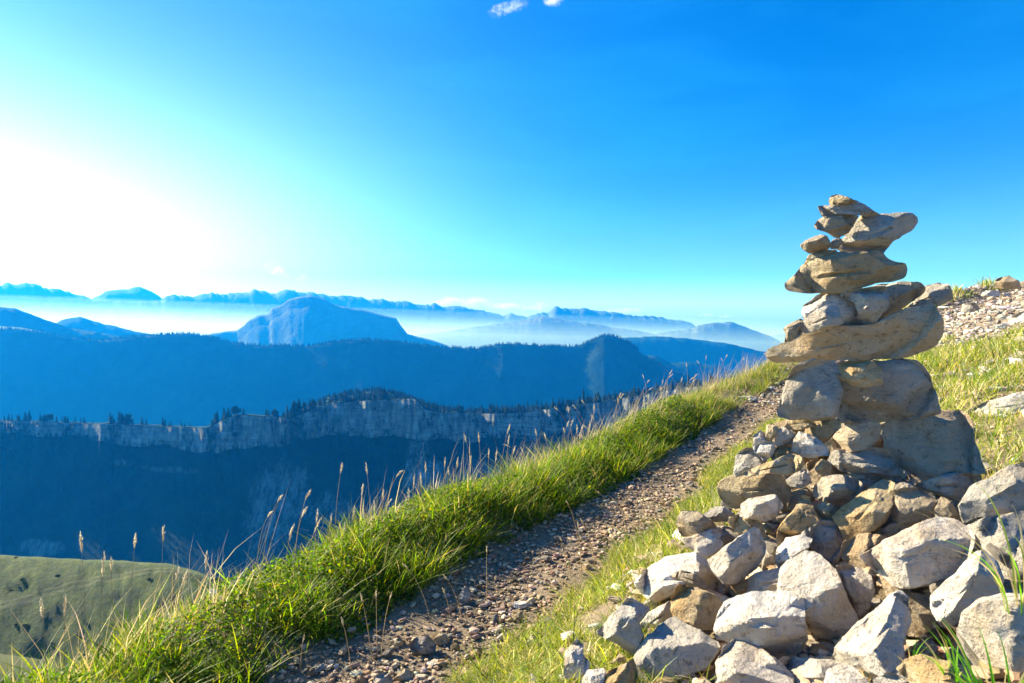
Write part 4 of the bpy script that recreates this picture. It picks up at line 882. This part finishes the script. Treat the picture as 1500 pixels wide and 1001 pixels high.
for reg, dd, tone, rdg, th_, nm, lab, poly in HP:
    c = np.array(poly, float).mean(0) / reg[1] + np.array(reg[0])
    gy = np.array(poly, float)[:, 1].max() / reg[1] + reg[0][1]; dh = heap_d(*c) + dd
    if c[0] < 960: dh = min(dh, ground_hit(c[0], min(gy, 1010))[1] - 0.05)
    stone(poly, reg[0], reg[1], dh, tone, lab, nm, rdg, thick=th_ * 1.15, group=HEAP, heap=True)
PK = 'small stones packed into the gaps of the heap'
PKM = []
for k in range(12):
    r = np.random.default_rng(500 + k); bm = bmesh.new(); bmesh.ops.create_icosphere(bm, subdivisions=4, radius=0.5); v = np.array([q.co[:] for q in bm.verts]); f = np.array([[w.index for w in q.verts] for q in bm.faces]); bm.free()
    for _ in range(11):
        n = r.normal(size=3); n /= np.linalg.norm(n); dd_ = v @ n - r.uniform(0.22, 0.40); v = v - np.maximum(dd_, 0)[:, None] * n * 0.97
    v = v * (1 + 0.05 * fbm(v * 5 + k, 4, k))[:, None] * np.array([r.uniform(1.0, 1.5), r.uniform(.75, 1.1), r.uniform(.6, .9)])
    me = mesh_obj('packing_stone', v, f, M_ST[('pale', 'ochre', 'grey', 'pale', 'brown', 'pale')[k % 6]], link=False); me.set_sharp_from_angle(angle=math.radians(28)); PKM.append(me)
rp = random.Random(5)
def pack(px, py, back, sz):
    d_ = (TD if py < 640 else heap_d(px, py)) + back; P_ = at(px, py, d_); o = bpy.data.objects.new('packing_stone', rp.choice(PKM)); COL.objects.link(o)
    o.location = P_; o.scale = (sz,) * 3; o.rotation_euler = (rp.uniform(-.6, .6), rp.uniform(-.6, .6), rp.uniform(0, 6.28))
    tag(o, 'small angular stone filling a gap between the bigger stones of the heap', 'stone', PK)
for _ in range(46): pack(rp.uniform(1110, 1350), rp.uniform(625, 720), rp.uniform(.12, .26), rp.uniform(.08, .15))
for _ in range(40): 
    yy = rp.uniform(700, 830); pack(rp.uniform(1240 - (yy - 640) * 1.5, 1470), yy, rp.uniform(.10, .18), rp.uniform(.07, .13))
for _ in range(70):
    yy = rp.uniform(800, 1010); pack(rp.uniform(1250 - (yy - 640) * 1.15, 1500), yy, rp.uniform(.10, .16), rp.uniform(.06, .11))
for px, py, sz in ((1066, 742, .05), (1052, 755, .06), (1078, 765, .05), (1092, 748, .05), (1040, 772, .05), (1112, 720, .045), (1100, 700, .05), (1180, 760, .05), (1210, 748, .04), (1148, 760, .05), (1060, 795, .05), (1022, 800, .04), (1135, 800, .05), (1230, 705, .05), (1300, 740, .05), (1380, 740, .05)): pack(px, py, 0.03, sz)
# stones half buried in the turf up the hillside
for px, py, d, tone, lab, poly in ((1460, 595, 2.9, 'pale', 'long flat white slab lying in the hillside grass right of the cairn', [(1405,607),(1440,590),(1500,574),(1570,572),(1580,600),(1500,606),(1440,613)]),
    (1440, 548, 3.9, 'pale', 'small white stone poking from hillside grass above the long slab', [(1430,552),(1441,538),(1452,546),(1449,556)]),
    (1490, 470, 5.2, 'pale', 'squarish white rock at the edge below the skyline scree', [(1478,480),(1484,462),(1500,456),(1530,460),(1530,482)]),
    (1495, 500, 4.6, 'pale', 'low pale rock in hillside grass under the squarish one', [(1470,508),(1490,494),(1530,490),(1530,512)]),
    (1490, 525, 4.2, 'grey', 'smooth grey-white rock lowest of the three at the photo edge', [(1468,528),(1488,516),(1530,512),(1530,534)]),
    (1420, 462, 7.0, 'grey', 'angular grey rock in the scree right of the cairn', [(1404,462),(1412,446),(1428,443),(1438,455),(1434,464)]),
    (1465, 411, 9.5, 'brown', 'dark rock breaking the hillside skyline', [(1455,414),(1460,400),(1478,396),(1492,404),(1496,416)]),
    (1447, 432, 8.5, 'pale', 'pale flat rock in the scree below the skyline rock', [(1432,438),(1440,428),(1462,424),(1466,434)])):
    dg = ground_hit(min(px, 1498), max(q_[1] for q_ in poly) - 3)[1]; d = dg if dg < 20 else d - 1.5
    poly = poly if dg < 20 else [(a_, b_ + 8) for a_, b_ in poly]
    stone(poly, (0, 0), 1.0, d, tone, lab, 'rock', 0.5, group='rocks in the hillside turf', cat='rock')
# ------------------------------------------------------------------ stones lying on the path
R5 = ((400, 840), 3.333)
for tone, lab, poly in (
    ('grey', 'upright oval grey stone at the foot of the grassy bank', [(908,110),(935,62),(958,70),(965,105),(945,150),(918,157)]),
    ('grey', 'largest grey stone lying on the path gravel', [(658,348),(700,315),(760,303),(797,345),(792,382),(730,397),(680,387)]),
    ('ochre', 'leaning wedge-shaped stone left of the largest path stone', [(568,372),(610,310),(642,328),(642,350),(600,374)]),
    ('ochre', 'round tan stone just right of the largest path stone', [(783,322),(815,290),(850,298),(867,335),(830,357),(793,347)]),
    ('pale', 'bone-shaped pale stone casting a shadow on the upper path', [(1163,167),(1180,138),(1225,138),(1264,145),(1260,162),(1210,172),(1180,182)]),
    ('ochre', 'pinkish tan stone below the bone-shaped one', [(1158,222),(1170,188),(1215,188),(1227,217),(1180,242)]),
    ('pale', 'upper of two small pale stones in mid path', [(1083,267),(1110,248),(1137,265),(1127,287),(1095,292)]),
    ('pale', 'lower tilted one of two small pale stones in mid path', [(1086,322),(1120,288),(1147,290),(1132,317),(1095,337)]),
    ('pale', 'smooth beige stone half sunk at the grassy right edge of the path', [(1228,332),(1260,298),(1292,308),(1292,347),(1260,367)]),
    ('ochre', 'blocky tan stone near the grass at the lower right of the path', [(958,392),(975,358),(1022,363),(1022,402),(970,432)]),
    ('pale', 'long low stone crossing the lower path', [(718,452),(760,430),(822,443),(827,467),(760,477)]),
    ('grey', 'flat curved grey stone in the shadow at the bottom left of the path', [(158,497),(190,460),(240,438),(272,448),(240,477),(190,492)]),
    ('pale', 'big beige stone at the bottom edge of the path', [(488,522),(510,488),(560,478),(582,520),(577,562),(500,572)]),
    ('ochre', 'angular tan stone right of the big beige one at the path bottom', [(588,517),(640,463),(682,478),(672,522),(610,542)]),
    ('ochre', 'tan stone left of the big beige one at the path bottom', [(393,532),(430,498),(457,508),(452,552),(400,562)]),
    ('ochre', 'small pale flake above the big beige stone on the path', [(498,432),(530,413),(577,433),(562,457)]),
):
    c = np.array(poly, float) / R5[1] + np.array(R5[0]); b = (c.mean(0)[0], c[:, 1].max() - 2); h = ground_hit(*b)
    stone(poly, R5[0], R5[1], h[1] + 0.005, tone, lab, 'path_stone', 0.45, thick=1.0, group='stones lying on the path')
def ico_stone(k):
    bm = bmesh.new(); bmesh.ops.create_icosphere(bm, subdivisions=3, radius=0.5); v = np.array([q.co[:] for q in bm.verts]); f = np.array([[w.index for w in q.verts] for q in bm.faces]); bm.free()
    r = np.random.default_rng(900 + k)
    for _ in range(9):
        n = r.normal(size=3); n /= np.linalg.norm(n); o = r.uniform(0.24, 0.42); d = v @ n - o; v = v - np.maximum(d, 0)[:, None] * n * 0.95
    v = v * (1 + 0.06 * fbm(v * 5 + k, 3, k))[:, None] * np.array([r.uniform(1.0, 1.5), r.uniform(.7, 1), r.uniform(.45, .75)])
    return mesh_obj('path_stone', v, f, M_ST[('ochre', 'pale', 'grey', 'ochre', 'brown')[k % 5]], link=False)
PS = [ico_stone(k) for k in range(10)]
x, y, s, u = sample(190, -1.45, 3.6, -0.30, 0.24)
for i in range(len(x)):
    o = bpy.data.objects.new('path_stone', PS[i % 10]); COL.objects.link(o); q = min(0.055, 0.020 + rng.gamma(1.6, 0.007))
    o.scale = (q, q, q); o.rotation_euler = (rng.normal(0, .25), rng.normal(0, .25), rng.uniform(0, 6.28)); o.location = (x[i], y[i], float(ground(x[i:i + 1], y[i:i + 1])[0]) + q * 0.16)
    tag(o, 'small angular stone lying loose among the path gravel', 'stone', 'small loose stones among the path gravel')

# ------------------------------------------------------------------ tall grass stalks with seed heads
M_STEM = NT('dry_stem'); M_STEM.b.inputs['Base Color'].default_value = (0.40, 0.28, 0.14, 1); M_STEM = M_STEM.m
def head_mat():
    t = NT('seed_head'); c = t.mix(t.noise(t.obj(), 300, 2), (0.62, 0.50, 0.33), (0.78, 0.68, 0.50)); t.put(c, t.b.inputs['Base Color'])
    tr = t.n('ShaderNodeBsdfTranslucent'); tr.inputs['Color'].default_value = (0.8, 0.68, 0.46, 1); mx = t.n('ShaderNodeMixShader'); mx.inputs[0].default_value = 0.5
    t.t.links.new(t.b.outputs[0], mx.inputs[1]); t.t.links.new(tr.outputs[0], mx.inputs[2]); t.t.links.new(mx.outputs[0], t.t.nodes['Material Output'].inputs['Surface']); return t.m
M_HEAD = head_mat()
def tube(pts, rad, seg=4):
    pts = np.array(pts); n = len(pts); V = []
    for i in range(n):
        d = pts[min(i + 1, n - 1)] - pts[max(i - 1, 0)]; d /= np.linalg.norm(d) + 1e-9; a = np.cross(d, [0.3, 1, 0.1]); a /= np.linalg.norm(a); b = np.cross(d, a)
        for j in range(seg): t = 2 * math.pi * j / seg; V.append(pts[i] + (a * math.cos(t) + b * math.sin(t)) * rad[i])
    F_ = [(i * seg + j, i * seg + (j + 1) % seg, (i + 1) * seg + (j + 1) % seg, (i + 1) * seg + j) for i in range(n - 1) for j in range(seg)]
    return np.array(V), np.array(F_)
def stalk(base, tip, nod, label, group, head=0.055, r=0.0009, hr=0.0042):
    base = np.array(base, float); tip = np.array(tip, float); d = tip - base; L = np.linalg.norm(d)
    mid = base + d * 0.5 + np.array([-d[0] * 0.25, 0, abs(d[0]) * 0.30 + nod * L * 0.25])
    T_ = np.linspace(0, 1, 10)[:, None]; C_ = (1 - T_) ** 2 * base + 2 * T_ * (1 - T_) * mid + T_ ** 2 * tip
    e = empty('grass_stalk', base); tag(e, label, 'grass stalk', group)
    v, f = tube(C_ - base, np.linspace(r * 1.2, r * 0.55, 10)); mesh_obj('stem', v, f, M_STEM, e)
    # seed head: overlapping spikelets along the last stretch
    hl = min(head, 0.4 * L); t0 = 1 - hl / L; V = []; T3 = []; n = 0
    for k in range(26):
        t = t0 + (1 - t0) * (k / 25.0); t = min(t, 1.0); c = (1 - t) ** 2 * base + 2 * t * (1 - t) * mid + t * t * tip - base
        ax = (2 * (1 - t) * (mid - base) + 2 * t * (tip - mid)); ax /= np.linalg.norm(ax)
        q = np.cross(ax, rng.normal(size=3)); q /= np.linalg.norm(q); q2 = np.cross(ax, q); env = math.sin(math.pi * (0.12 + 0.8 * k / 25.0)) * hr * rng.uniform(.7, 1.3)
        a = c + q * env * 0.2; bpt = c + q * env + ax * hl * 0.10; w = q2 * env * 0.35
        V += [a, bpt - w + ax * hl * -0.03, bpt + ax * hl * 0.07, bpt + w - ax * hl * 0.03]; T3.append((n, n + 1, n + 2, n + 3)); n += 4
    v2, f2 = tube([C_[0] * 0 + (lambda t: (1 - t) ** 2 * base + 2 * t * (1 - t) * mid + t * t * tip - base)(t) for t in np.linspace(t0, 1, 7)], np.array([.3, .7, .9, .8, .7, .5, .1]) * hr * 0.5, 5)
    mesh_obj('seed_head', np.vstack([np.array(V), v2]), [np.array(T3), f2 + n], M_HEAD, e, smooth=False)
    return e
_s = np.linspace(-1.9, 8.5, 400); _i = np.clip(np.searchsorted(_cum, _s + SREF) - 1, 0, len(_seg) - 1); _t = (_s + SREF - _cum[_i]) / _len[_i]
def crest_at(px, u):
    N_ = np.stack([_seg[_i, 1], -_seg[_i, 0]], -1) / _len[_i][:, None]; P = PC[_i, :2] + _seg[_i, :2] * _t[:, None] + N_ * u
    g = ground(P[:, 0], P[:, 1], False); X, Yp, f = project(np.stack([P[:, 0], P[:, 1], g], -1)); k = np.nanargmin(np.abs(X - px)); return np.array([P[k, 0], P[k, 1], g[k]])
G1 = 'tall dry grass stalks along the crest of the bank'
LST = [(118,782,126),(152,812,150),(163,818,168),(199,783,194),(240,770,232),(303,810,296),(262,832,250),(274,836,262),(60,880,75),(95,872,90),
 (398,750,378),(413,727,384),(454,720,424),(449,745,430),(501,679,487),(532,710,522),(536,679,542),(589,690,562),(486,752,478),(505,767,500),(573,732,560),(598,716,600),(607,695,604),(616,694,618),(623,678,624),(630,710,632),(640,705,636),(652,671,646),(656,685,664),(671,671,664),(680,637,698),(701,635,706),(716,658,716),(747,622,730),(746,638,738),(755,654,744),(763,656,776),(783,666,784),(805,658,798),(819,650,816),(845,622,846),(851,635,858),(871,633,864),(866,608,880),(893,620,882),(896,632,900),(918,610,908),(934,596,930),(958,606,950),(972,600,966),(990,582,984),
 (430,770,420),(465,748,460),(470,760,452),(520,742,512),(548,735,552),(562,718,556),(585,740,580),(690,668,686),(728,660,722),(830,655,826)]
special = {0: 'leftmost of the tall seed stalks standing before the sunlit knoll', 4: 'brown feathery seed stalk rising before the right part of the knoll', 5: 'lone dark stalk just right of the knoll crest', 33: 'tallest pale forked-looking stalk rising before the cliff foot', 14: 'slim upright stalk silhouetted before the dark valley, left of a drooping one', 17: 'stalk with its head drooping far to the right', 11: 'taller of two pale stalks nodding right above the bank'}
for i, (tx, ty, bx) in enumerate(LST):
    b = crest_at(bx, -0.60 + random.uniform(-.06, .06)); t = at(tx, ty, b[1] + random.uniform(-.05, .05))
    b[2] -= 0.01; stalk(b, t, 1.0 if abs(tx - bx) > 18 else 0.2, special.get(i, 'tall thin straw-coloured grass stalk with a narrow seed head on the bank crest'), G1, head=random.uniform(.04, .07))
for _ in range(44):
    bx = random.uniform(760, 1135); b = crest_at(bx, -0.62 + random.uniform(-.08, .1)); L = random.uniform(0.16, 0.34); lean = random.gauss(0.1, 0.25)
    t = b + np.array([lean * L, random.uniform(-.05, .05), L]); b[2] -= 0.01
    stalk(b, t, 0.5, 'short pale backlit grass stalk on the far part of the bank crest', 'pale stalks on the far part of the bank', head=random.uniform(.035, .06))
for k, (bx, by, tx, ty) in enumerate(((713,885,713,800),(632,915,590,826),(678,912,649,842),(660,905,648,862),(545,972,528,870),(553,968,551,866),(558,968,574,868),(836,845,819,786),(852,848,846,764),(848,800,829,733),(873,836,850,760),(907,779,873,719),(918,778,898,733),(931,776,908,718),(961,758,934,700),(975,749,960,695),(945,765,938,733),(515,985,500,905),(440,985,446,930))):
    h = ground_hit(bx, by); t = at(tx, ty, h[1] - 0.02); h[2] -= 0.008
    stalk(h, t, 0.3, 'bare bleached stalk rising from the path gravel beside the bank' if k else 'single straight straw stalk standing upright in mid path', 'bleached stalks rising from the path', head=0.03, r=0.0012, hr=0.0026)

# ------------------------------------------------------------------ single grass tufts
def tuft(px, py, d, n, L, w, spread, label, seed, pal=GREEN, lean=(0, 0), z=None, name='grass_tuft'):
    r = np.random.default_rng(seed); b = at(px, py, d); 
    if z is not None: b[2] = z
    V = []; Q = []; T3 = []; C = []; m = 0
    for k in range(n):
        a = r.uniform(0, 6.28); o = np.array([math.cos(a), math.sin(a), 0]) * r.uniform(0, spread); l = L * r.uniform(.5, 1.15)
        dr = np.array([math.cos(a) * r.uniform(.1, .7) + lean[0], math.sin(a) * r.uniform(.1, .7) + lean[1], 0]); sd = np.array([-dr[1] + r.normal(0, .4), dr[0] + r.normal(0, .4), 0.0]); sd /= np.linalg.norm(sd)
        c = np.array(pal[r.integers(0, len(pal))]) * r.uniform(.8, 1.3); S = 9
        for i in range(S):
            t = i / (S - 1); p_ = o + dr * l * (0.25 * t + 0.75 * t * t) + np.array([0, 0, l * (t - 0.38 * t * t)]); ww = w * (1 - t ** 2.2) * (0.6 + 0.4 * min(1, t * 4)) + 0.00012
            V += [p_ - sd * ww, p_ + np.array([0, 0, -ww * 0.3]), p_ + sd * ww]; C += [c * (0.9 + .2 * t)] * 3
            if i: g = m + 3 * i; Q += [(g - 3, g - 2, g + 1, g), (g - 2, g - 1, g + 2, g + 1)]
        m += 3 * S
    o = mesh_obj(name, V, np.array(Q), M_GRASS, colors=np.array(C)); o.location = b; tag(o, label, 'grass tuft', 'single grass tufts among the stones'); return o
BR = [(0.10, 0.30, 0.015), (0.16, 0.36, 0.02), (0.30, 0.36, 0.04), (0.45, 0.36, 0.16)]
tuft(1468, 1085, 0.98, 46, 0.23, 0.0022, 0.05, 'vivid green out-of-focus grass tuft before the large pale boulder', 1, BR)
tuft(1400, 1010, 1.10, 12, 0.13, 0.0018, 0.02, 'small green sprig growing out between stones left of the vivid tuft', 2, BR)
tuft(1335, 985, 1.22, 7, 0.10, 0.0014, 0.01, 'sparse sprig beneath the horned stone', 3, BR)
tuft(1490, 900, 1.15, 16, 0.30, 0.0016, 0.02, 'long arching grass blades before the blue-shaded boulder', 4, BR + [(0.5, 0.4, 0.2)] * 2, lean=(-0.35, 0))
tuft(1180, 705, 2.25, 30, 0.13, 0.0016, 0.05, 'grass showing green through the gaps under the cairn', 5, BR)
tuft(1270, 1010, 1.30, 5, 0.11, 0.0014, 0.01, 'two or three straw blades at the bottom edge before the round grey stone', 6, [(0.5, 0.38, 0.2)])
for k, (px, py, lab) in enumerate(((312, 868, 'white fluffy seed puff on the bank, left one of the pair'), (324, 878, 'white fluffy seed puff on the bank, lower right one of the pair'), (258, 912, 'small pale seed puff lowest on the bank'))):
    b = crest_at(px, -0.62); tp = at(px, py, b[1]); e = empty('seed_puff', b); tag(e, lab, 'flower', 'fluffy seed puffs on the bank')
    v, f = tube([np.zeros(3), (tp - b) * 0.6, tp - b], [0.0008] * 3); mesh_obj('stem', v, f, M_STEM, e)
    V = []; Q = []; r = np.random.default_rng(k)
    for i in range(90):
        n_ = r.normal(size=3); n_ /= np.linalg.norm(n_); s_ = np.cross(n_, r.normal(size=3)); s_ /= np.linalg.norm(s_); c = tp - b
        V += [c + n_ * 0.002, c + n_ * 0.012 + s_ * 0.002, c + n_ * 0.014, c + n_ * 0.012 - s_ * 0.002]; Q.append((4 * i, 4 * i + 1, 4 * i + 2, 4 * i + 3))
    mp = NT('white_fluff'); mp.b.inputs['Base Color'].default_value = (0.8, 0.76, 0.68, 1); mesh_obj('puff', V, np.array(Q), mp.m, e, smooth=False)

# ------------------------------------------------------------------ clouds beyond the haze
def cloud_mat(name, dens, scale, lo):
    m = vol_mat(name, (1, 1, 1), dens, 0.5); t = m.node_tree; v = next(n for n in t.nodes if n.type == 'PRINCIPLED_VOLUME')
    g = t.nodes.new('ShaderNodeTexCoord'); n = t.nodes.new('ShaderNodeTexNoise'); n.inputs['Scale'].default_value = scale; n.inputs['Detail'].default_value = 5; n.inputs['Roughness'].default_value = 0.65
    r = t.nodes.new('ShaderNodeMapRange'); r.inputs['From Min'].default_value = lo; r.inputs['From Max'].default_value = lo + 0.22; r.inputs['To Max'].default_value = dens
    t.links.new(g.outputs['Object'], n.inputs['Vector']); t.links.new(n.outputs[0], r.inputs[0])
    s_ = t.nodes.new('ShaderNodeVectorMath'); s_.operation = 'SUBTRACT'; s_.inputs[1].default_value = (.5, .5, .4); t.links.new(g.outputs['Generated'], s_.inputs[0])
    l_ = t.nodes.new('ShaderNodeVectorMath'); l_.operation = 'LENGTH'; t.links.new(s_.outputs[0], l_.inputs[0])
    f_ = t.nodes.new('ShaderNodeMapRange'); f_.inputs['From Min'].default_value = 0.5; f_.inputs['From Max'].default_value = 0.08; t.links.new(l_.outputs['Value'], f_.inputs[0])
    m_ = t.nodes.new('ShaderNodeMath'); m_.operation = 'MULTIPLY'; t.links.new(r.outputs[0], m_.inputs[0]); t.links.new(f_.outputs[0], m_.inputs[1]); t.links.new(m_.outputs[0], v.inputs['Density']); return m
M_CLOUD = cloud_mat('cloud', 0.012, 0.006, 0.42); M_THIN = cloud_mat('thin_cloud', 0.004, 0.009, 0.46)
def cloud(px, py, w, h, d, label, seed, thin=False, tilt=0.0):
    r = np.random.default_rng(seed); c = at(px, py, d); V = []; Q = []; m = 0; k = d / F
    bm = bmesh.new(); bmesh.ops.create_icosphere(bm, subdivisions=4, radius=1.0); v0 = np.array([q.co[:] for q in bm.verts]); f0 = np.array([[q.index for q in g.verts] for g in bm.faces]); bm.free()
    sx = w * k / 2; sz = h * k / 2; sc = np.array([sx, (sx + sz) * .5, sz])
    n = fbm(v0 * 1.6 + seed, 5, seed); n2 = fbm(v0 * 4 + seed, 4, seed + 3, True)
    v = v0 * (0.75 + 0.75 * n + 0.28 * n2)[:, None] * sc
    v[:, 2] = np.where(v[:, 2] < 0, v[:, 2] * 0.55, v[:, 2]) + v[:, 0] * tilt
    o = mesh_obj('cloud', v, f0, M_THIN if thin else M_CLOUD); o.location = c; tag(o, label, 'cloud', 'clouds over the far mountains'); return o
for a in ((60, 410, 120, 18, 17500, 'glaring low cloud bank at the far left', 3),
          (405, 398, 56, 30, 13600, 'blue-grey torn wisp of cloud above the left shoulder of the mesa mountain', 4, True, -0.5), (441, 408, 24, 24, 13600, 'tiny grey scrap of cloud right of the torn wisp', 5, True), (246, 424, 60, 24, 13500, 'blue-grey cloud scrap low over the misty valley', 6, True), (300, 420, 22, 34, 13500, 'narrow upright cloud scrap at the left end of the far range', 7, True),
          (655, 443, 62, 24, 13700, 'small cloud on the far ridge right of the mesa', 8), (690, 446, 70, 28, 13700, 'puffy cloud spilling over the middle of the far ridge', 9), (735, 451, 84, 24, 13700, 'long low cloud on the far ridge, right of the puffy one', 10), (790, 452, 36, 26, 13700, 'round white cloud in the notch of the far range', 11), (915, 456, 80, 15, 13700, 'thin cloud streak along the sinking far ridge', 12), (1034, 462, 26, 12, 13700, 'tiny white cloud above the right-hand far peak', 13), (1062, 464, 30, 11, 13700, 'faint flat cloud beside the tiny white one', 14),
          (810, 2, 34, 22, 15000, 'small white cloud cut by the top edge of the sky', 15), (748, 12, 70, 22, 16500, 'thin bluish veil of cloud left of the small white one', 16, True, 0.3)):
    cloud(*a)
